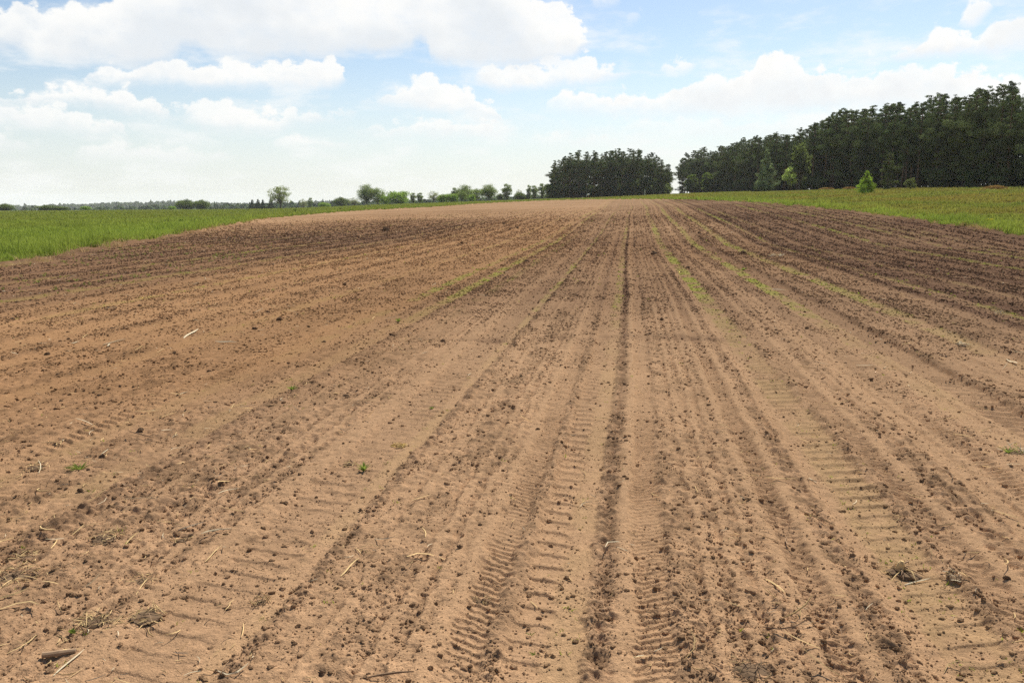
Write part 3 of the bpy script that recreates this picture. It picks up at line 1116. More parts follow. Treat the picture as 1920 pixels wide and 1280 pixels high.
class Bag:
    def __init__(self):
        self.V, self.F, self.C, self.n = [], [], [], 0

    def add(self, V, *Fs, col):
        for F in Fs:
            self.F.append(np.asarray(F) + self.n)
        self.V.append(V)
        self.C.append(np.repeat(np.asarray(col)[None], len(V), 0) if np.ndim(col) == 1 else col)
        self.n += len(V)

    def mesh(self, name, mat, smooth=False):
        q = [f for f in self.F if f.shape[1] == 4]
        t = [f for f in self.F if f.shape[1] == 3]
        fs = ([np.concatenate(q)] if q else []) + ([np.concatenate(t)] if t else [])
        return np_mesh(name, np.concatenate(self.V), fs, mat, smooth, np.concatenate(self.C))


def straw_mesh(kind, seed):
    """unit length (1 m) piece lying along X"""
    g = np.random.default_rng(seed)
    b = Bag()
    t = np.linspace(-0.5, 0.5, 7)
    if kind == 'husk':                  # pale maize husk: a pointed, curled leaf
        p = np.stack([t, 0.08 * np.sin(t * 3 + g.uniform(0, 3)), 0.03 + 0.10 * np.abs(t) ** 1.5 + 0.02 * np.sin(7 * t)], 1)
        V, F = ribbon(p, 0.125 * np.array([0.25, 0.7, 1.0, 0.95, 0.7, 0.4, 0.08]), np.array([0, 0.25, 1.0]))
        b.add(V, F, col=PALE * g.uniform(0.85, 1.1))
    elif kind == 'stalk':               # thick stalk stub with a node ring and split end
        p = np.stack([t, 0.02 * np.sin(t * 4), np.full(7, 0.09)], 1)
        b.add(*tube_np(p, np.array([0.105, 0.10, 0.098, 0.112, 0.095, 0.092, 0.085]), 9), col=BROWN * 1.35)
        V, F = ribbon(np.stack([np.linspace(0.1, 0.62, 5), np.linspace(0.02, 0.10, 5), np.linspace(0.17, 0.12, 5)], 1), [0.10, 0.12, 0.10, 0.07, 0.02], np.array([0, 0.3, 1]))
        b.add(V, F, col=STRAW)
    else:                               # thin straw, slightly bent
        p = np.stack([t, g.uniform(-.05, .05) * (t * 2) ** 2 + g.uniform(-.02, .02) * np.sin(6 * t), 0.02 + g.uniform(0, .08) * (t + .5)], 1)
        V, F = ribbon(p, 0.06 * np.array([0.5, 0.9, 1, .9, 1, .7, .15]), np.array([0, 0.2, 1]))
        b.add(V, F, col=(STRAW if g.random() < 0.6 else PALE) * g.uniform(0.8, 1.1))
    return b.mesh({'husk': 'maize_husk', 'stalk': 'maize_stalk', 'straw': 'straw_piece'}[kind], M_STRAW)


STRAWS = {k: [straw_mesh(k, 10 * i + j) for i in range(4)] for j, k in enumerate(('husk', 'stalk', 'straw'))}
NAMED_STRAW = [
    ('husk', 425, 644, 38, -4, 'broad pale maize husk lying on the orange soil left of the green strip'),
    ('straw', 357, 627, 52, 24, 'long thin pale straw slanting on the orange soil at left'),
    ('husk', 343, 736, 27, 8, 'pale maize husk lying beside the smooth wheel lane on the left'),
    ('husk', 205, 649, 20, 25, 'short pale husk on the orange soil under a long straw'),
    ('straw', 215, 642, 40, 12, 'long dull straw lying just behind a short pale husk at left'),
    ('husk', 142, 642, 16, 8, 'small pale husk near the left edge on the orange soil'),
    ('straw', 159, 633, 16, 20, 'short whitish straw, upper one of a close pair at left'),
    ('straw', 302, 657, 24, 22, 'pale straw on orange soil below the long slanting straw'),
    ('straw', 436, 760, 20, 42, 'pale straw on rough soil right of the wheel lane'),
    ('straw', 388, 752, 14, -10, 'tiny white straw on rough soil left of a slanting straw'),
    ('straw', 408, 568, 10, 80, 'short upright straw far out on the orange soil'),
    ('straw', 195, 848, 26, 35, 'straw leaning on a dark clod at the left'),
    ('husk', 178, 1100, 36, 58, 'white pointed maize husk standing up on the pale soil lower left'),
    ('stalk', 112, 1235, 46, -6, 'thick brown maize stalk stub lying at the lower left'),
    ('straw', 266, 1105, 34, 44, 'pale straw lying diagonally right of the white pointed husk'),
    ('husk', 420, 918, 16, 80, 'small whitish husk upright in front of a crumbly clod'),
    ('straw', 655, 1063, 48, 38, 'bent pale stalk fragment on the soil lower left of the middle'),
    ('straw', 673, 1032, 22, -48, 'short bent straw just above the bent pale stalk'),
    ('straw', 400, 1040, 40, 36, 'pale slanted straw right of the reddish brown clod'),
    ('straw', 345, 1225, 36, 68, 'pale straw sticking up near the bottom left'),
    ('straw', 143, 1270, 24, 20, 'pale straw at the bottom edge below the thick stalk stub'),
    ('straw', 130, 1250, 50, 30, 'long thin dull straw right of the thick stalk stub'),
    ('husk', 1660, 689, 14, 20, 'small white husk beside the lane at right'),
    ('husk', 1703, 724, 12, -50, 'bright white husk chip on the soil at right'),
    ('straw', 1708, 698, 9, 40, 'tiny white straw in the ribbed track at right'),
    ('straw', 1785, 786, 20, 8, 'pale straw crossing the smooth lane at right'),
    ('straw', 1455, 541, 34, -6, 'long pale straw lying across the lane right of the middle'),
    ('straw', 1915, 665, 30, -2, 'pale straw at the right edge of the picture'),
    ('husk', 1897, 678, 28, -32, 'pale bent husk below the straw at the right edge'),
    ('straw', 1700, 648, 18, 10, 'pale straw on the dark soil at right'),
    ('straw', 1190, 998, 18, -8, 'small pale straw on the fine tread in the middle'),
    ('straw', 1168, 1033, 24, -22, 'brown splinter on the pale ridge in the middle'),
    ('straw', 1060, 1134, 14, 20, 'small pale straw on the smooth middle track'),
    ('straw', 1002, 1130, 22, -48, 'brown straw on the ribbed print left of the smooth track'),
    ('straw', 1200, 1232, 34, 3, 'dark twig lying across the fine tread near the bottom'),
    ('straw', 1455, 1103, 44, -36, 'dark curved twig on the dark tread right of the middle'),
    ('straw', 1720, 1082, 40, 22, 'brown stalk splinter right of the root clump'),
    ('straw', 880, 700, 16, 38, 'white straw lying in the ribbed track left of the middle'),
    ('straw', 700, 596, 18, 34, 'pale straw beside the left green strip'),
    ('straw', 693, 790, 34, 62, 'pale straw standing out of the soil beside the left lane'),
    ('straw', 790, 937, 36, 12, 'dark brown twig on pale soil left of the fine tread'),
    ('straw', 1085, 1150, 14, -70, 'thin straw on the smooth middle track near the bottom'),
]
for kind, px, py, lpx, ang, lab in NAMED_STRAW:
    x, y = hit(px, py)
    r = math.hypot(math.hypot(x, y), CAM_H)
    # picture angle to ground angle: the ground is foreshortened by the grazing view
    fs = CAM_H / r
    ca, sa = math.cos(R(ang)), math.sin(R(ang)) / max(fs, 0.12)
    stand = abs(ang) > 55
    L = lpx * r / F_PX * (1.0 if stand else min(math.hypot(ca, sa), 1.5))
    rz = math.atan2(sa, ca) + YAW - math.atan((px - 960) / F_PX)
    rot = (random.uniform(-.4, .4), -R(abs(ang)) * 0.75 if stand else random.uniform(-.08, .02), (YAW if ang > 0 else YAW + math.pi) if stand else rz)
    o = add({'husk': 'maize_husk', 'stalk': 'maize_stalk', 'straw': 'straw_piece'}[kind], random.choice(STRAWS[kind]), None,
            (x, y, gz(x, y) + (L * 0.25 if stand else 0.004)), rot, L)
    tag(o, lab, {'husk': 'husk', 'stalk': 'stalk', 'straw': 'straw'}[kind], 'pieces of dry maize residue on the field')


def residue_stuff():
    b = Bag()
    g = RNG
    n = 13000
    x, y = scatter_polar(n, R(-42), R(38), 2.4, 60, 0.65)
    d = inside(x, y)
    a = np.arctan2(x, y) + YAW
    wgt = np.where(a < R(-4), 0.9, np.where(a > R(13), 0.55, 0.16)) * np.clip(0.5 + 2.4 * fbm(x, y, 1.5, 161, 2), 0.05, 1)
    k = (d > 0.4) & (g.random(n) < wgt)
    x, y = x[k], y[k]
    z = ground_z(x, y)
    for i in range(len(x)):
        r = math.hypot(x[i], y[i])
        L = min(0.05 * g.pareto(2.2) + 0.016 + 0.0014 * r, 0.2)
        th = g.uniform(0, 6.28)
        t = np.linspace(-0.5, 0.5, 4) * L
        bend = g.normal(0, 0.15) * L
        p = np.stack([x[i] + np.cos(th) * t - np.sin(th) * bend * (t / L * 2) ** 2, y[i] + np.sin(th) * t + np.cos(th) * bend * (t / L * 2) ** 2,
                      z[i] + 0.006 + g.uniform(0, .35) * (t + L / 2)], 1)
        wd = max(0.0022 + 0.03 * L, r * 0.0005) * g.uniform(0.6, 1.4)
        V, F = ribbon(p, wd * np.array([.5, 1, 1, .4]), np.array([g.normal(0, .4), g.normal(0, .4), 1.0]))
        c = (STRAW, PALE, BROWN, STRAW * 0.7)[g.choice(4, p=[.4, .18, .17, .25])] * g.uniform(0.75, 1.1)
        b.add(V, F, col=c)
    o = add('straw_litter', b.mesh('straw_litter', M_STRAW))
    tag(o, 'fine dry straw litter scattered over the ploughed soil', 'straw litter', kind='stuff')
    # small pale chips of last year's maize on the dark right side
    x, y = scatter_polar(5200, R(6), R(36), 12, 120, 0.9)
    d = inside(x, y)
    k = (d > 0.3) & (np.clip(0.25 + 2.0 * fbm(x, y * 0.3, 1.8, 171, 2), 0.02, 1) * (0.3 + 0.7 * (np.arctan2(x, y) + YAW > R(14))) * 0.55 > RNG.random(len(x)))
    x, y = x[k], y[k]
    r = np.hypot(x, y)
    z = ground_z(x, y)
    V, F, C = blades(x, y, z, np.maximum(0.018, r * 0.0007), np.maximum(0.014, r * 0.0009), np.repeat((PALE * 0.85)[None], len(x), 0), 1, 2.5, 12)
    o = add('maize_chips', np_mesh('maize_chips', V, F, M_STRAW, False, C))
    tag(o, 'pale chips of maize trash on the dark soil at right', 'maize trash', kind='stuff')


residue_stuff()


def straw_heap(px, py, wpx, lab, n=70, hgt=0.25, cols=(STRAW, STRAW * 0.7, BROWN), name='straw_heap', cat='straw heap', group='heaps of straw on the field', extra=None, flat=0.5):
    x, y = hit(px, py)
    r = math.hypot(math.hypot(x, y), CAM_H)
    S = wpx * r / F_PX / 2
    hgt *= 0.7
    g = np.random.default_rng(int(px + py))
    b = Bag()
    V = clod_shape(ICO2, int(px), 0.3) * np.array([S * 0.75, S * 0.6, S * hgt])
    b.add(V, ICO2[1], col=np.array([0.15, 0.10, 0.062]))
    for i in range(n):
        th, rr = g.uniform(0, 6.28), S * math.sqrt(g.random())
        L = S * g.uniform(0.25, 0.8)
        a = g.uniform(0, 6.28)
        up = g.uniform(-0.1, flat)
        t = np.linspace(-0.5, 0.5, 4) * L
        zz = S * hgt * (1 - (rr / S) ** 2) + 0.006
        p = np.stack([rr * math.cos(th) + math.cos(a) * t, rr * math.sin(th) + math.sin(a) * t, zz + up * (t + L / 2) - 0.1 * (t * 2 / L) ** 2 * L * g.random()], 1)
        V, F = ribbon(p, max(0.003, 0.0009 * r) * g.uniform(.5, 1.4) * np.array([.6, 1, 1, .4]), np.array([g.normal(0, .5), g.normal(0, .5), 1]))
        b.add(V, F, col=cols[g.integers(len(cols))] * g.uniform(.75, 1.15))
    if extra:
        extra(b, S, g)
    o = add(name, b.mesh(name, M_STRAW), None, (x, y, gz(x, y)), (0, 0, g.uniform(0, 6.28) if not extra else 0))
    tag(o, lab, cat, group)
    return o


straw_heap(20, 1085, 78, 'straw heap cut by the left edge of the picture, lower left', 90)
straw_heap(45, 1045, 50, 'flat straw heap with dark soil above the heap at the left edge', 50)
straw_heap(185, 1170, 72, 'loose golden straw heap between the stalk stub and the diagonal straw', 90)
straw_heap(200, 1010, 56, 'dark earthy clump with straw on its right side, left foreground', 45, 0.35)
straw_heap(275, 1165, 66, 'straw heap mixed with dark chunks just right of the golden heap', 50)
straw_heap(488, 1128, 34, 'small upright straw tuft with a dark clod on the pale soil', 50, 0.5, flat=1.2)
straw_heap(268, 1090, 44, 'thin heap of straw behind the diagonal straw', 36)
straw_heap(345, 1010, 30, 'few crossed straws beside the reddish brown clod', 18, 0.1)
straw_heap(66, 875, 40, 'arched straw bunch on the left above the weeds', 34, 0.35)
straw_heap(750, 835, 30, 'yellow chaff patch in the left ribbed track', 60, 0.06, (STRAW * 1.1, np.array([0.5, 0.36, 0.12])))
straw_heap(655, 868, 30, 'reddish chaff heap beside a green weed in the left track', 40, 0.3, (STRAW * 0.8, BROWN))
straw_heap(1405, 1258, 70, 'dark rootlet heap at the bottom edge right of the middle', 50, 0.3, (BROWN, BROWN * 0.7, STRAW * 0.6))
straw_heap(905, 1120, 36, 'dark rooty clump on the pale soil beside the ribbed print', 26, 0.35, (BROWN, STRAW * .7))


def root_arms(b, S, g):
    for i in range(13):
        a = g.uniform(0, 6.28)
        L = S * g.uniform(0.35, 1.1)
        t = np.linspace(0, 1, 6)
        p = np.stack([math.cos(a) * L * t, math.sin(a) * L * t, S * (0.30 + g.uniform(0.0, 0.3) * np.sin(t * 2.6)) - S * g.uniform(0.2, 0.32) * t ** 1.5], 1)
        p += np.cumsum(g.normal(0, 0.05, (6, 3)), axis=0) * S * np.array([1, 1, 0.4])
        b.add(*tube_np(p, S * g.uniform(0.025, 0.05) * np.array([1, 1, .9, .8, .6, .3]), 6), col=(BROWN * 1.4 if g.random() < .6 else STRAW))
    p = np.stack([np.linspace(-.1, .0, 5) * S, np.zeros(5), np.linspace(0.2, 0.72, 5) * S], 1)
    b.add(*tube_np(p, S * np.array([.24, .22, .20, .17, .08]), 9), col=STRAW)


straw_heap(1690, 1068, 62, 'pale maize root stump with brown roots spread on the smooth lane at right', 14, 0.45, (STRAW, BROWN), 'maize_root', 'root stump', 'maize root stumps', root_arms)
straw_heap(1790, 1082, 36, 'small crumbled pale root clump right of the maize root stump', 26, 0.4, (PALE, STRAW, BROWN), 'maize_root', 'root stump', 'maize root stumps', None, 1.0)
straw_heap(1897, 846, 42, 'white splayed maize husk bunch with green leaves near the right edge', 22, 0.1, (PALE * 1.15, PALE, np.array([0.22, 0.28, 0.07])), 'husk_bunch', 'husk bunch', 'splayed husk bunches', None, 1.1)
straw_heap(1802, 644, 34, 'tangle of pale straw on the dark soil at right', 30, 0.2, (PALE, STRAW), group='heaps of straw on the field')
straw_heap(1876, 590, 18, 'spiky pale stubble tuft on the dark soil near the right edge', 18, 0.3, (STRAW, PALE), flat=1.6)
straw_heap(1455, 480, 26, 'pale straw patch on the far right soil', 26, 0.1, (PALE, STRAW))


def weed(px, py, wpx, lab, hfac=1.0, col=(0.20, 0.26, 0.06), name='weed_plant', cat='weed', n=26, wide=0.012, field=True, group='single weeds'):
    x, y = hit(px, py)
    r = math.hypot(math.hypot(x, y), CAM_H)
    S = wpx * r / F_PX
    g = np.random.default_rng(int(px * 3 + py))
    b = Bag()
    for i in range(n):
        a = g.uniform(0, 6.28)
        L = S * hfac * g.uniform(0.5, 1.0)
        t = np.linspace(0, 1, 5)
        sp = S * 0.5 * g.uniform(0.3, 1.1)
        p = np.stack([math.cos(a) * sp * t ** 1.5, math.sin(a) * sp * t ** 1.5, L * (t - 0.25 * t ** 2)], 1)
        V, F = ribbon(p, max(wide * 0.7, r * 0.0009) * np.array([.5, 1, 1.1, .8, .15]), np.array([math.cos(a), math.sin(a), 0.3]))
        b.add(V, F, col=np.array(col) * g.uniform(.7, 1.3))
    zz = gz(x, y) if field else z0s(x, y)
    o = add(name, b.mesh(name, M_GRASS), None, (x, y, zz - 0.005))
    return tag(o, lab, cat, group)


weed(682, 880, 26, 'bright green grass weed growing in the left wheel track', 0.9)
weed(548, 733, 22, 'bright green weed tuft on the left green strip by a straw', 0.6, wide=0.01)
weed(747, 603, 16, 'green weed at the near end of the left green strip', 0.7)
weed(809, 765, 12, 'small pale weed on the left ribbed track', 0.6)
weed(136, 1192, 14, 'small green weed beside the golden straw heap', 1.0)
weed(1003, 1222, 26, 'pale green seedling on the smooth middle track', 0.4, n=8, wide=0.006)
weed(995, 1185, 18, 'thin green shoot beside the pale seedling on the middle track', 0.6, n=6, wide=0.005)
weed(1890, 850, 34, 'green weed under the white husk bunch near the right edge', 0.4, n=14)
weed(1670, 1045, 10, 'tiny green shoot above the maize root stump', 0.8, n=6, wide=.006)
weed(1668, 1115, 12, 'tiny green shoot below the maize root stump', 0.5, n=6, wide=.006)
weed(1395, 505, 10, 'green weed on the far strip right of the middle', 0.8)
weed(1915, 1180, 16, 'yellow green shoot at the right edge of the picture', 0.6, (0.30, 0.32, 0.05), n=7, wide=.008)
weed(150, 880, 44, 'pale green creeping weed patch on the left rough soil', 0.35, (0.20, 0.23, 0.06), n=36)
weed(207, 450, 16, 'dark bushy weed standing at the left meadow edge', 1.35, (0.03, 0.055, 0.016), 'dock_plant', 'weed', 46, 0.05, False, 'tall weeds in the meadow')
weed(553, 400, 9, 'dark green tall weed at the far left meadow edge', 1.3, (0.05, 0.10, 0.02), 'dock_plant', 'weed', 30, 0.05, False, 'tall weeds in the meadow')
weed(638, 394, 6, 'small dark weed further along the left meadow edge', 1.2, (0.05, 0.09, 0.02), 'dock_plant', 'weed', 24, 0.06, False, 'tall weeds in the meadow')
weed(340, 418, 10, 'green bushy weed in the meadow behind the field corner', 1.0, (0.06, 0.12, 0.02), 'dock_plant', 'weed', 34, 0.05, False, 'tall weeds in the meadow')
weed(1850, 417, 26, 'patch of yellow flowers in the grass at right', 0.35, (0.60, 0.50, 0.02), 'flower_patch', 'flowers', 50, 0.03, False, 'flowers in the grass')


# ------------------------------------------------------------------ trees
def leaf_cards(centres, radii, counts, size, g, flat=0.7, aspect=0.55, up=0.2, cols=None, jit=0.6):
    """leaf-sized quads spread through ellipsoid clumps"""
    n = int(sum(counts))
    ci = np.repeat(np.arange(len(centres)), counts)
    dv = g.normal(0, 1, (n, 3))
    dv /= np.linalg.norm(dv, axis=1)[:, None]
    rad = g.random(n) ** 0.45
    P = centres[ci] + dv * rad[:, None] * radii[ci] * np.array([1, 1, flat])
    nrm = dv + g.normal(0, jit, (n, 3)) + np.array([0, 0, up])
    nrm /= np.linalg.norm(nrm, axis=1)[:, None]
    t1 = np.cross(nrm, g.normal(0, 1, (n, 3)))
    t1 /= np.linalg.norm(t1, axis=1)[:, None] + 1e-9
    t2 = np.cross(nrm, t1)
    s = size * g.uniform(0.6, 1.4, n)[:, None]
    a, b = t1 * s * 0.5, t2 * s * 0.5 * aspect
    V = np.stack([P - a, P + b, P + a, P - b], 1).reshape(-1, 3)
    F = np.arange(n * 4).reshape(n, 4)
    C = cols[ci] * g.uniform(0.75, 1.25, n)[:, None]
    return V, F, np.repeat(C, 4, 0)


def limb(b, p, q, r0, r1, g, bend=0.08, seg=6, col=None):
    t = np.linspace(0, 1, 5)
    p, q = np.asarray(p, float), np.asarray(q, float)
    L = np.linalg.norm(q - p)
    off = g.normal(0, bend * L, 3)
    pts = p[None] * (1 - t)[:, None] + q[None] * t[:, None] + np.sin(t * np.pi)[:, None] * off[None]
    V, F, T = tube_np(pts, r0 + (r1 - r0) * t, seg)
    b.add(V, F, T, col=np.array([1.0, 1, 1]))


def make_pine(seed, H=20.0, base=0.42, wid=2.9, dens=1.0, green=(0.080, 0.105, 0.038), shape='round', size=0.38, nwh=None):
    """returns trunk mesh, crown mesh"""
    g = np.random.default_rng(seed)
    tb = Bag()
    t = np.linspace(0, 1, 8)
    sway = g.normal(0, 0.25, 2)
    axis = np.stack([sway[0] * np.sin(t * 2.5), sway[1] * np.sin(t * 2.1), t * H * 0.97], 1)
    tb.add(*tube_np(axis, 0.21 * (1 - t) ** 0.8 * H / 20 + 0.035, 7), col=np.array([1., 1, 1]))
    cs, rs_, cols, cnt = [], [], [], []
    lump = g.uniform(0.65, 1.2, 7)
    z = base * H
    while z < H * 0.985:
        f = (z / H - base) / (1 - base)
        if shape == 'cone':
            w_ = wid * (1 - f) ** 0.85 + 0.15
        else:
            w_ = wid * lump[min(int(f * 7), 6)] * (0.5 + 0.6 * math.sin(min(1, f * 1.05 + 0.1) * math.pi * 0.95) ** 0.7)
            w_ *= max(0.24, 1 - max(0, f - 0.62) * 1.9)
        nb = int(g.integers(3, 5)) if shape != 'cone' else int(g.integers(3, 6))
        a0 = g.uniform(0, 6.28)
        for k in range(nb):
            a = a0 + k * 6.283 / nb + g.normal(0, 0.35)
            L = w_ * g.uniform(0.3, 1.25)
            tip = np.array([math.cos(a) * L, math.sin(a) * L, z + L * g.uniform(-0.15, 0.45) + g.normal(0, 0.2)])
            root = np.array([np.interp(z, axis[:, 2], axis[:, 0]), np.interp(z, axis[:, 2], axis[:, 1]), z - 0.2])
            limb(tb, root, tip, 0.05 * H / 20 + 0.008, 0.015, g, 0.05, 4)
            c0 = np.array(green) * g.uniform(0.5, 1.8)
            m = 2 if L > 1.3 else 1
            for j in range(m):
                u = 1.0 if j == 0 else g.uniform(0.45, 0.7)
                cs.append(root * (1 - u) + tip * u + g.normal(0, 0.12, 3))
                rs_.append(np.full(3, max(0.5, w_ * g.uniform(0.28, 0.5))) if shape != 'cone' else np.full(3, max(0.35, w_ * g.uniform(0.22, 0.5))))
                cols.append(c0)
                cnt.append(int(dens * 84 * (rs_[-1][0] / 0.8) ** 1.7) + 8)
        z += g.uniform(0.7, 1.25) * H / 20 if shape != 'cone' else g.uniform(0.35, 0.6) * H / 20
    for q in range(3):                      # leading shoots
        cs.append(np.array([axis[-1, 0] + g.normal(0, .35), axis[-1, 1] + g.normal(0, .35), H * 0.985 + g.uniform(-.7, .25)]))
        rs_.append(np.full(3, 0.42 if shape != 'cone' else 0.22))
        cols.append(np.array(green))
        cnt.append(22)
    V, F, C = leaf_cards(np.array(cs), np.array(rs_), np.array(cnt), size, g, 0.62, 0.34, 0.45, np.array(cols), 0.35)
    return tb.mesh('trunk', M_PBARK, True), np_mesh('crown', V, F, M_NEEDLE, False, C)


def make_broad(seed, H, W, trunk=0.22, nclump=60, green=(0.075, 0.105, 0.03), leaf=0.42, dens=1.0, gap=0.0, squash=1.0, lean=0.0, tr=None, cr=(0.15, 0.24)):
    g = np.random.default_rng(seed)
    tb = Bag()
    tz = trunk * H
    tr = tr or 0.028 * H
    limb(tb, (0, 0, -0.2), (lean * tz, 0, tz), tr, tr * 0.75, g, 0.02, 8)
    limb(tb, (lean * tz, 0, tz), (lean * H * .7, 0, H * 0.72), tr * 0.7, tr * 0.2, g, 0.04, 6)
    cz, hz = (tz * 0.75 + H) / 2, (H - tz * 0.75) / 2
    cs, rs_, cols, cnt = [], [], [], []
    i = 0
    while i < nclump:
        d = g.normal(0, 1, 3)
        d /= np.linalg.norm(d)
        u = g.random() ** 0.4
        p = np.array([d[0] * W / 2 * u * 0.86, d[1] * W / 2 * u * 0.86, cz + d[2] * hz * u * 0.9])
        if p[2] < cz - hz * 0.5 and math.hypot(p[0], p[1]) > W * 0.36 and g.random() < 0.6:
            continue
        p[0] += lean * p[2]
        if i % 2 == 0 or trunk > 0.15:
            limb(tb, (lean * tz, 0, tz * g.uniform(0.8, 1.5)), p, tr * 0.28, tr * 0.05, g, 0.08, 4)
        cs.append(p)
        rr = W * g.uniform(*cr) * (1 - gap)
        rs_.append(np.full(3, rr))
        sh = 1.0
        cols.append(np.array(green) * g.uniform(0.7, 1.45) * sh)
        cnt.append(int(dens * 75) + 5)
        i += 1
    V, F, C = leaf_cards(np.array(cs), np.array(rs_), np.array(cnt), leaf, g, 0.75, 0.7, 0.25, np.array(cols))
    V[:, 2] = np.maximum(V[:, 2], 0.02)
    return tb.mesh('trunk', M_BARK, True), np_mesh('crown', V, F, M_LEAF, False, C)


def tree(name, meshes, x, y, h_scale, lab, cat, group=None, rz=None, wscale=1.0):
    """an Empty at the foot with trunk and crown; scale along z from h_scale"""
    e = empty(name, (x, y, z0s(x, y) - 0.1), random.uniform(0, 6.28) if rz is None else rz, (h_scale * wscale, h_scale * wscale, h_scale))
    add('trunk', meshes[0], e)
    add('crown', meshes[1], e)
    return tag(e, lab, cat, group)


def top_h(px, py, r):
    """height above the land so that the tip shows at photo row py from distance r"""
    d = ray(px, py)
    x, y = polar(px, r)
    return CAM_H + r * d[2] / math.hypot(d[0], d[1]) - z0s(x, y)


PINES = [make_pine(s, 20.0, b, wd, dn) for s, b, wd, dn in ((1, .42, 2.4, 1.0), (2, .32, 2.7, 1.0), (3, .48, 2.3, 1.1), (4, .28, 2.5, .95), (5, .44, 2.1, 1.0), (6, .36, 2.8, 1.05), (7, .38, 2.5, 1.0), (8, .5, 2.6, 1.0))]
LOW_PINES = [make_pine(s, 20.0, b, wd, dn, (0.098, 0.120, 0.045)) for s, b, wd, dn in ((11, .07, 3.3, 1.1), (12, .12, 3.6, 1.1), (13, .04, 3.0, 1.1), (14, .16, 3.4, 1.0))]

# ---- the small grove straight ahead
GT_X = [1036, 1050, 1065, 1085, 1105, 1125, 1142, 1160, 1185, 1200, 1215, 1232, 1246, 1258]
GT_Y = [304, 292, 286, 284, 281, 284, 276, 277, 274, 276, 286, 292, 302, 324]
grove = empty('pine_grove_anchor', (0, 0, 0))
bpy.data.objects.remove(grove)
ordn = ['first', 'second', 'third', 'fourth', 'fifth', 'sixth', 'seventh', 'eighth', 'ninth', 'tenth', 'eleventh', 'twelfth', 'thirteenth', 'fourteenth', 'fifteenth', 'sixteenth', 'seventeenth', 'eighteenth', 'nineteenth', 'twentieth', 'twenty-first', 'twenty-second', 'twenty-third', 'twenty-fourth']
rt = random.Random(31)
front_px = [1041, 1055, 1070, 1084, 1099, 1113, 1128, 1141, 1154, 1168, 1183, 1197, 1212, 1226, 1240]
for i, px in enumerate(front_px):
    r = 318 + rt.uniform(-2, 3)
    x, y = polar(px + rt.uniform(-2, 2), r)
    h = top_h(px, np.interp(px, GT_X, GT_Y) + rt.uniform(-5, 14), r)
    ms = rt.choice(PINES) if i not in (0, 14) else rt.choice(LOW_PINES)
    tree('pine_tree', ms, x, y, h / 20.0, 'dark pine in the front row of the small grove, %s from its left end' % ordn[i], 'pine tree', 'pines of the small grove', None, rt.uniform(.95, 1.2))
for row in range(1, 4):
    for px in np.arange(1044, 1250, 17):
        r = 318 + row * 7 + rt.uniform(-2.5, 2.5)
        x, y = polar(px + rt.uniform(-6, 6), r)
        h = top_h(px, np.interp(px, GT_X, GT_Y) + rt.uniform(-1, 7), r)
        tree('pine_tree', rt.choice(PINES + LOW_PINES) if row < 3 else rt.choice(LOW_PINES), x, y, h / 20.0, 'tall dark pine standing behind the front row of the small grove', 'pine tree', 'back pines of the small grove', None, rt.uniform(.95, 1.2))
for px, tp, lab in ((1247, 318, 'lower pine at the right end of the small grove beside the gap'), 
                    (1036, 344, 'low spreading dark tree at the left foot of the small grove')):
    x, y = polar(px, 326)
    tree('pine_tree', LOW_PINES[1], x, y, top_h(px, tp, 326) / 20, lab, 'pine tree', None, None, 1.3)

# ---- the long forest on the right: its edge runs almost straight away from the camera
RT_X = [1262, 1275, 1300, 1330, 1360, 1400, 1440, 1480, 1510, 1540, 1552, 1590, 1620, 1650, 1690, 1720, 1740, 1770, 1800, 1820, 1850, 1880, 1920, 2050]
RT_Y = [320, 292, 283, 280, 271, 259, 255, 249, 238, 222, 208, 203, 206, 196, 196, 193, 178, 170, 178, 164, 160, 158, 160, 130]


def cam_xy(lat, dep):
    c, s = math.cos(YAW), math.sin(YAW)
    return lat * c - dep * s, lat * s + dep * c


dep = 380.0
row = []
while dep > 108:
    row.append(dep)
    dep -= 4.4 + 1.3 * rt.random() if dep > 240 else 3.4 + 1.2 * rt.random()
secs = [(0, 1425, 'in forest front between sky gap and pale conical tree'), (1425, 1600, 'in forest front between pale conical and bright young tree'),
        (1640, 1780, 'in forest front just right of bright young tree'), (1780, 2600, 'in forest front by the right picture edge'), (1600, 1640, 'in forest front straight behind the bright young tree')]
cnts = {}
for i, dep in enumerate(row):
    lat = 76 + (388 - dep) * 0.026 + rt.uniform(-1.3, 1.3)
    px = 960 + 1557 * lat / dep
    if px > 2080:
        continue
    r = math.hypot(lat, dep)
    h = top_h(px, np.interp(px, RT_X, RT_Y) + rt.uniform(-12, 26) * 150 / dep, r)
    h = min(max(h, 12), 24)
    x, y = cam_xy(lat, dep)
    sec = [s for s in secs if s[0] <= px < s[1]][0][2]
    cnts[sec] = cnts.get(sec, 0) + 1
    k = cnts[sec]
    o_ = ordn[k - 1] if k <= len(ordn) else 'later'
    dense = (1750 < px < 1850 and rt.random() < 0.7) or px > 1850 and rt.random() < 0.6 or rt.random() < 0.22
    ms = rt.choice(LOW_PINES) if dense else rt.choice(PINES)
    tree('pine_tree', ms, x, y, h / 20.0, '%s pine %s, %s from left' % ('dense' if dense else 'bare stemmed', sec, o_), 'pine tree', 'pines along the forest edge', None, rt.uniform(.95, 1.25))
nback = 0
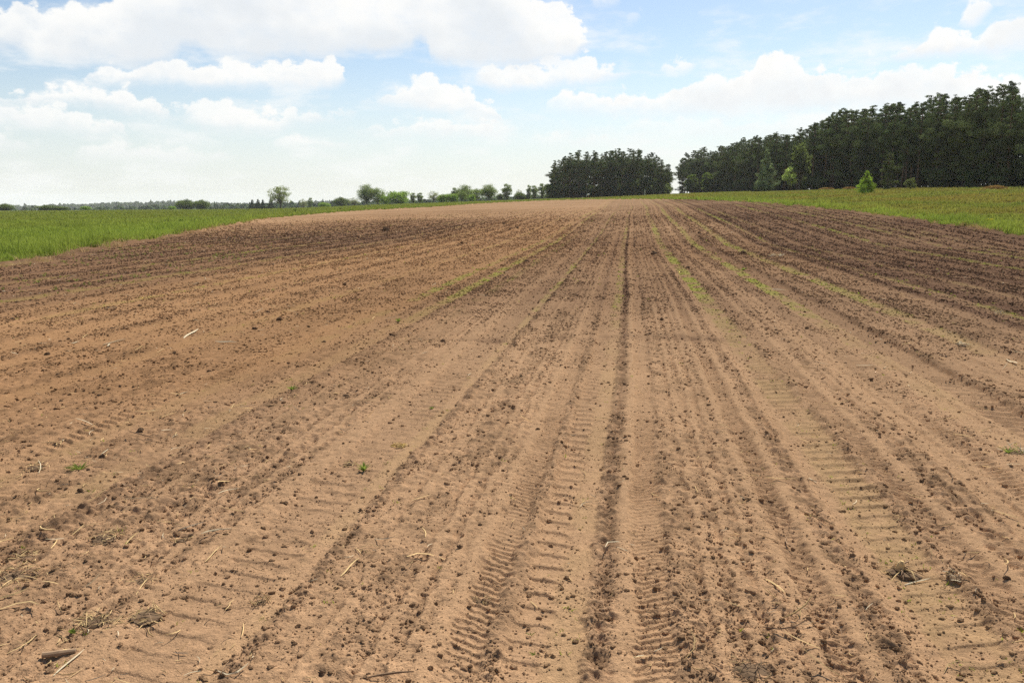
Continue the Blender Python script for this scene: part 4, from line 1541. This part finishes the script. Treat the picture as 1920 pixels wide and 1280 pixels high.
for k in range(1, 5):
    dep = 376.0
    while dep > 112:
        lat = 76 + (388 - dep) * 0.026 + 4.6 * k + rt.uniform(-1.5, 1.5)
        px = 960 + 1557 * lat / dep
        if px < 2080:
            r = math.hypot(lat, dep)
            h = top_h(px, np.interp(px, RT_X, RT_Y) + rt.uniform(-8, 16) * 150 / dep, r)
            h = min(max(h, 12), 23.5 + k)
            x, y = cam_xy(lat, dep)
            tree('pine_tree', rt.choice(LOW_PINES) if k in (2, 4) else rt.choice(PINES), x, y, h / 20.0, 'dark pine standing deeper in the forest behind its front row', 'pine tree', 'pines deep in the forest', None, rt.uniform(.95, 1.25))
            nback += 1
        dep -= (6.2 + 2 * rt.random()) if dep > 220 else (5.2 + 1.8 * rt.random())
print('pines front', len(row), 'back', nback)

# ---- single trees before the forest
YOUNG = make_pine(51, 6.0, 0.05, 2.15, 1.5, (0.28, 0.38, 0.055), 'cone', 0.24)
x, y = polar(1622, 128)
tree('young_tree', YOUNG, x, y, top_h(1622, 321, 128) / 6.0, 'bright green young conical tree standing alone in the grass', 'tree', None, 1.0, 1.0)
LARCH = make_pine(52, 14.0, 0.05, 3.3, 1.2, (0.21, 0.26, 0.12), 'cone', 0.34)
x, y = polar(1434, 243)
tree('conical_tree', LARCH, x, y, top_h(1434, 279, 243) / 14.0, 'pale grey green tall conical tree before the dark forest', 'tree', None, 2.0)
BIRCH = make_broad(53, 9.5, 7.0, 0.3, 36, (0.27, 0.34, 0.11), 0.36, 1.0, 0.1, 1.0, 0.12)
x, y = polar(1481, 222)
tree('leaning_tree', BIRCH, x, y, top_h(1481, 309, 222) / 9.5, 'light green leafy tree leaning out before the forest', 'tree', None, 3.5, 0.9)
B2 = make_broad(54, 8.0, 6.5, 0.04, 90, (0.055, 0.085, 0.026), 0.4, 0.8, cr=(0.09, 0.17))
for px, tp, r, lab in ((1295, 325, 330, 'round green bush tree near the sky gap at the forest end, left of two'), (1325, 322, 318, 'pointed green bush tree near the forest end, right of two')):
    x, y = polar(px, r)
    tree('bush_tree', B2, x, y, top_h(px, tp, r) / 8.0, lab, 'tree', None, None, 0.95)
x, y = polar(1662, 163)
tree('bushy_pine', LOW_PINES[0], x, y, top_h(1662, 285, 163) / 20.0, 'low grey green bushy pine at the forest edge right of the bright young tree', 'tree', None, None, 1.3)
SAPL = make_broad(56, 4.5, 4.0, 0.15, 26, (0.058, 0.070, 0.040), 0.3, 0.8, 0.15, 1, -0.2)
x, y = polar(1706, 150)
tree('sapling', SAPL, x, y, top_h(1706, 332, 150) / 4.5, 'thin pale sapling with drooping twigs at the forest edge', 'sapling', None, 0.5)
BIR2 = make_broad(57, 15.0, 8.0, 0.2, 100, (0.058, 0.076, 0.034), 0.42, 0.6, 0.1, cr=(0.09, 0.16))
x, y = polar(1497, 219)
tree('broadleaf_tree', BIR2, x, y, top_h(1497, 262, 219) / 15.0, 'yellowish green broadleaf crown among the forest front pines', 'tree', None, None, .9)
# undergrowth along the forest foot
SHRUBS = [make_broad(60 + i, 3.0, 4.2, 0.03, 34, (0.055, 0.076, 0.030), 0.3, 1.0) for i in range(3)]
dep = 366.0
i = 0
while dep > 118:
    lat = 76.0 + (388 - dep) * 0.026 + rt.uniform(0, 22)
    x, y = cam_xy(lat, dep)
    tree('forest_shrub', rt.choice(SHRUBS), x, y, rt.uniform(0.6, 1.7), 'dark low shrub at the foot of the forest edge', 'shrub', 'shrubs at the forest foot', None, 1.2)
    dep -= rt.uniform(1.8, 3.6)
for px in np.arange(1040, 1250, 7):
    x, y = polar(px, 315 + rt.uniform(-1, 16))
    tree('grove_shrub', rt.choice(SHRUBS), x, y, rt.uniform(0.8, 2.4), 'dark low shrub at the foot of the small grove', 'shrub', 'shrubs at the grove foot', None, 1.3)

# a heap of rusty bracken and cut branches before the forest
def bracken(px, r, W, lab):
    x, y = polar(px, r)
    g = np.random.default_rng(int(px))
    n = 260
    a = g.uniform(0, 6.28, n)
    rr = np.sqrt(g.random(n)) * W
    X, Y = x + np.cos(a) * rr, y + np.sin(a) * rr * 0.6
    V, F, C = blades(X, Y, z0(X, Y), np.full(n, 0.6) * (1 - 0.5 * (rr / W) ** 2), np.full(n, 0.12), np.repeat(np.array([[0.24, 0.10, 0.055]]), n, 0), 5, 0.6, 21)
    o = add('bracken_clump', np_mesh('bracken_clump', V, F, M_GRASS, False, C))
    tag(o, lab, 'bracken', 'rusty bracken clumps before the forest')


bracken(1547, 199, 1.6, 'rusty red bracken clump at the forest foot left of the bright young tree')
bracken(1590, 192, 1.3, 'smaller rusty bracken clump just left of the bright young tree')
bracken(1862, 139, 1.6, 'rusty bracken clump in the shade by the right edge of the forest')

# ---- broadleaf trees and bushes on the left skyline
OAK = make_broad(71, 14.0, 15.0, 0.24, 85, (0.14, 0.165, 0.06), 0.42, 0.6, 0.22, 1, 0, 0.5, (0.10, 0.16))
OAK2 = make_broad(72, 16.0, 15.0, 0.16, 110, (0.105, 0.145, 0.042), 0.5, 1.0, 0.05)
OAK3 = make_broad(73, 14.0, 13.0, 0.14, 80, (0.12, 0.165, 0.048), 0.5, 0.9, 0.05)
ROUND = make_broad(74, 8.0, 11.0, 0.05, 70, (0.15, 0.235, 0.042), 0.5, 1.2)
DARKR = make_broad(75, 10.0, 12.0, 0.10, 80, (0.062, 0.088, 0.036), 0.55, 1.2)
SLIM = make_broad(76, 14.0, 9.0, 0.08, 60, (0.095, 0.13, 0.048), 0.5, 0.9, 0.1)
AIRY = make_broad(77, 12.0, 9.0, 0.2, 50, (0.17, 0.18, 0.105), 0.4, 0.5, 0.15)
CONI = make_pine(78, 10.0, 0.08, 2.6, 1.0, (0.045, 0.062, 0.032), 'cone', 0.4)
# mesh, base height, base width, column, top row, width px, distance, label
SKYLINE = [
    (DARKR, 10, 12, 6, 381, 26, 430, 'dark bush cut by the left edge of the picture on the skyline'),
    (DARKR, 10, 12, 86, 384, 26, 440, 'low dark bush, left part of a flat thicket at far left'),
    (DARKR, 10, 12, 108, 386, 28, 440, 'low dark bush, right part of a flat thicket at far left'),
    (ROUND, 8, 11, 160, 391, 14, 430, 'tiny low bush right of the flat thicket at far left'),
    (DARKR, 10, 12, 348, 373, 28, 520, 'dark round tree on the left skyline, wider one of two'),
    (DARKR, 10, 12, 378, 374, 23, 520, 'dark round tree on the left skyline, right one of two'),
    (ROUND, 8, 11, 322, 386, 12, 500, 'small bush left of the two dark round trees'),
    (CONI, 10, 5.5, 473, 374, 10, 560, 'small dark conifer, left one of three left of the lone oak'),
    (CONI, 10, 5.5, 484, 373, 10, 560, 'small dark conifer, middle one of three left of the lone oak'),
    (CONI, 10, 5.5, 493, 374, 9, 560, 'small dark conifer, right one of three left of the lone oak'),
    (CONI, 10, 5.5, 508, 372, 11, 560, 'dark conifer half behind the lone oak'),
    (OAK, 14, 15, 526, 347, 43, 455, 'lone round oak with open crown on the left meadow'),
    (AIRY, 12, 9, 569, 372, 16, 620, 'pale bush right of the lone oak'),
    (SLIM, 14, 9, 582, 370, 10, 600, 'small dark tree right of the pale bush by the lone oak'),
    (ROUND, 8, 11, 608, 379, 18, 500, 'low green bush midway between the lone oak and the tall double tree'),
    (DARKR, 10, 12, 640, 369, 24, 520, 'dark flat topped bush left of the tall double tree'),
    (AIRY, 12, 9, 664, 370, 22, 480, 'pale grey green bush just left of the tall double tree'),
    (OAK2, 16, 15, 688, 345, 30, 440, 'tall round tree, left trunk of the double tree'),
    (OAK3, 14, 13, 708, 350, 28, 442, 'leafy tree, right half of the double tree'),
    (ROUND, 8, 11, 722, 365, 16, 436, 'low green bush at the right foot of the double tree'),
    (ROUND, 8, 11, 747, 357, 41, 425, 'bright green round bush on the skyline'),
    (SLIM, 14, 9, 775, 361, 12, 430, 'slim green tree right of the bright round bush'),
    (SLIM, 14, 9, 787, 361, 14, 440, 'dark slim tree, second right of the bright round bush'),
    (AIRY, 12, 9, 813, 357, 22, 430, 'pale bare looking tree in the middle of the skyline'),
    (ROUND, 8, 11, 832, 363, 20, 405, 'light green bush right of the pale bare tree'),
    (ROUND, 8, 11, 849, 362, 20, 405, 'light green bush, second right of the pale bare tree'),
    (SLIM, 14, 9, 853, 351, 14, 425, 'narrow tree left of the large dark domed tree'),
    (OAK2, 16, 15, 872, 346, 30, 420, 'large dark domed tree on the skyline'),
    (OAK3, 14, 13, 866, 356, 18, 400, 'pale green bush tree before the large domed tree'),
    (OAK3, 14, 13, 893, 352, 26, 415, 'green tree right of the large domed tree'),
    (ROUND, 8, 11, 884, 364, 14, 395, 'small green bush before the large domed tree'),
    (OAK2, 16, 15, 917, 345, 30, 405, 'broad dense green tree filling the skyline left of the dark slim tree'),
    (DARKR, 10, 12, 938, 362, 12, 400, 'low dark bush between the broad tree and the dark slim tree'),
    (SLIM, 14, 9, 951, 344, 20, 395, 'dark slim tree standing clear of the skyline hedge'),
    (AIRY, 12, 9, 972, 354, 12, 420, 'small round pale tree behind a green bush'),
    (DARKR, 10, 12, 975, 360, 18, 395, 'green bush right of the dark slim tree'),
    (SLIM, 14, 9, 992, 346, 10, 400, 'thin airy tree, left one of three left of the pine grove'),
    (SLIM, 14, 9, 1002, 347, 15, 392, 'dark tree, middle one of three left of the pine grove'),
    (SLIM, 14, 9, 1016, 343, 15, 400, 'airy tree, right one of three left of the pine grove'),
    (DARKR, 10, 12, 988, 364, 12, 400, 'low dark bush left of the three airy trees'),
    (DARKR, 10, 12, 1028, 362, 14, 440, 'low hazy bush between the airy trees and the grove'),
]
for ms, bh, bw, px, tp, wpx, r, lab in SKYLINE:
    x, y = polar(px, r)
    h = max(top_h(px, tp, r), 2.0)
    W = wpx * r / 1557
    e = tree('broadleaf_tree' if ms is not CONI else 'conifer_tree', ms, x, y, h / bh, lab, 'tree', None, random.uniform(0, 6.28), 1.2 * (W / bw) / (h / bh))

# ---- far wooded ridges, each one mass
def ridge(name, lab, pts, dep_m, n, col, seed, tree_h=14.0):
    """pts = (column, top row, distance) along the ridge; crowns crowd over a band dep_m deep"""
    g = np.random.default_rng(seed)
    P = np.array(pts, float)
    VV, FF, CC = [], [], []
    off = 0
    for i in range(n):
        px = g.uniform(P[0, 0], P[-1, 0])
        tp = np.interp(px, P[:, 0], P[:, 1])
        r = np.interp(px, P[:, 0], P[:, 2]) + g.uniform(-0.5, 0.5) * dep_m
        x, y = polar(px, r)
        d = ray(px, tp)
        ztop = CAM_H + r * d[2] / math.hypot(d[0], d[1])
        rad = tree_h * g.uniform(0.28, 0.5)
        zt = ztop - abs(g.normal(0, 0.18)) * tree_h
        zb = z0s(x, y) - 2
        B = clod_shape(ICO2, int(g.integers(1000)), 0.35)
        B[:, 2] /= 0.72
        hh = max((zt - zb) / 2, 1.0)
        k = min(hh, tree_h * 0.75)
        V = B * np.array([rad, rad, k]) + np.array([x, y, zt - k])
        VV.append(V)
        FF.append(ICO2[1] + off)
        off += len(V)
        CC.append(np.repeat((np.array(col) * g.uniform(.7, 1.25))[None], len(V), 0))
    o = add(name, np_mesh(name, np.concatenate(VV), np.concatenate(FF), M_NEEDLE, False, np.concatenate(CC)))
    tag(o, lab, 'woods', kind='stuff')


ridge('distant_woods', 'far hazy wooded ridge along the left horizon',
      [(-700, 382, 2600), (0, 384.5, 2600), (60, 385, 2600), (120, 382.5, 2500), (200, 380.5, 2400), (250, 378.5, 2400), (272, 379.5, 2400), (300, 377.5, 2400), (340, 378, 2400), (420, 380.5, 2400), (520, 381, 2400), (620, 376, 2500), (680, 377, 2500), (760, 378, 2600), (1030, 369, 2600), (1300, 366, 2700)],
      320, 2100, (0.060, 0.082, 0.040), 201, 17)
ridge('hedgerow_woods', 'nearer hazy hedge line under the left horizon',
      [(-500, 390, 1100), (0, 390, 1100), (130, 389.5, 1050), (420, 383, 1000), (480, 381, 950), (560, 380, 900), (640, 379, 850), (740, 376, 820), (900, 370, 800), (1035, 364, 800)],
      120, 900, (0.062, 0.090, 0.038), 202, 8)


# ------------------------------------------------------------------ things by the grove: white bird, pale post, dark stake
def build_bird():
    px, r = 1103, 228
    x, y = polar(px, r)
    S = 1.25
    root = empty('white_stork', (x, y, z0s(x, y) + 0.3), YAW + 0.2, S)
    tag(root, 'small white long legged bird feeding at the field end before the dark grove', 'bird')
    me = bpy.data.meshes.new('body')
    # skeleton: tail, hip, back, breast, neck, head, beak
    pts = [(0.34, 0, 0.62), (0.16, 0, 0.70), (0.0, 0, 0.73), (-0.16, 0, 0.70), (-0.28, 0, 0.66), (-0.36, 0, 0.52), (-0.38, 0, 0.38), (-0.41, 0, 0.31), (-0.47, 0, 0.12)]
    rad = [0.045, 0.12, 0.16, 0.13, 0.065, 0.045, 0.045, 0.045, 0.012]
    me.from_pydata(pts, [(i, i + 1) for i in range(len(pts) - 1)], [])
    o = add('body', me, root)
    sk = o.modifiers.new('skin', 'SKIN')
    for i, v in enumerate(me.skin_vertices[0].data):
        v.radius = (rad[i], rad[i] * 0.9)
    me.skin_vertices[0].data[2].use_root = True
    o.modifiers.new('sub', 'SUBSURF').levels = 2
    o.modifiers['sub'].render_levels = 2
    me.materials.append(base_mat('white_feathers', plain_build((0.80, 0.79, 0.76), 0.1, 6.0)))
    red = base_mat('red_leg', plain_build((0.45, 0.20, 0.13), 0.2))
    blk = base_mat('black_feathers', plain_build((0.03, 0.03, 0.03), 0.2))
    for s in (-1, 1):
        V, F, T = tube_np([(-0.02, 0.05 * s, 0.62), (0.02, 0.06 * s, 0.33), (-0.03 + 0.07 * s, 0.06 * s, 0.0), (-0.11 + 0.07 * s, 0.06 * s, -0.005)], [0.022, 0.016, 0.014, 0.006], 7)
        add('leg', np_mesh('leg', V, [F, T], red, True), root)
        n = 6
        t = np.linspace(0, 1, n)
        p = np.stack([0.02 + 0.40 * t, np.full(n, 0.13 * s), 0.72 - 0.14 * t], 1)
        V, F, T = tube_np(p, 0.06 * np.array([.5, 1, 1, .8, .5, .12]), 8)
        V[:, 1] = 0.13 * s + (V[:, 1] - 0.13 * s) * 0.35
        add('wing', np_mesh('wing', V, [F, T], blk, True), root)


build_bird()


def post(px, top, r, wd, lab, name, mat, cat):
    x, y = polar(px, r)
    h = top_h(px, top, r)
    bm = bmesh.new()
    bmesh.ops.create_cube(bm, size=1.0)
    for v in bm.verts:
        k = 0.8 if v.co.z > 0 else 1.0
        v.co = Vector((v.co.x * wd * k, v.co.y * wd * k, (v.co.z + 0.5) * (h + 0.3) - 0.3))
    bmesh.ops.bevel(bm, geom=list(bm.edges), offset=wd * 0.12, segments=2, affect='EDGES')
    me = bpy.data.meshes.new(name)
    bm.to_mesh(me)
    bm.free()
    me.materials.append(mat)
    o = add(name, me, None, (x, y, z0s(x, y)), (0, 0, 0.3))
    tag(o, lab, cat)


post(1208.5, 356, 262, 0.24, 'pale upright concrete post before the right part of the dark grove', 'marker_post', M_CONC, 'post')
post(1204, 361, 262, 0.12, 'short grey stake just left of the pale post', 'wooden_stake', M_BARK, 'stake')
weed(1229.5, 371.5, 3.0, 'tiny dark bush on the grass strip right of the pale post', 1.0, (0.03, 0.045, 0.012), 'small_bush', 'bush', 60, 0.12, False, 'bushes on the grass strip')

# ------------------------------------------------------------------ haze: one closed box round camera and land
bm = bmesh.new()
bmesh.ops.create_cube(bm, size=1.0)
HZ_BOT, HZ_TOP = -18.5, 60.0
for v in bm.verts:
    v.co = Vector((v.co.x * 10800, v.co.y * 10800, HZ_BOT if v.co.z < 0 else HZ_TOP))
me = bpy.data.meshes.new('haze')
bm.to_mesh(me)
bm.free()
hm = bpy.data.materials.new('haze_air')
hm.use_nodes = True
hm.node_tree.nodes.clear()
pv = hm.node_tree.nodes.new('ShaderNodeVolumePrincipled')
pv.inputs['Color'].default_value = (0.93, 0.96, 1.0, 1)
pv.inputs['Density'].default_value = 0.00009
ho = hm.node_tree.nodes.new('ShaderNodeOutputMaterial')
hm.node_tree.links.new(pv.outputs[0], ho.inputs['Volume'])
me.materials.append(hm)
tag(add('haze', me), 'thin pale summer haze over the land', 'haze', kind='stuff')
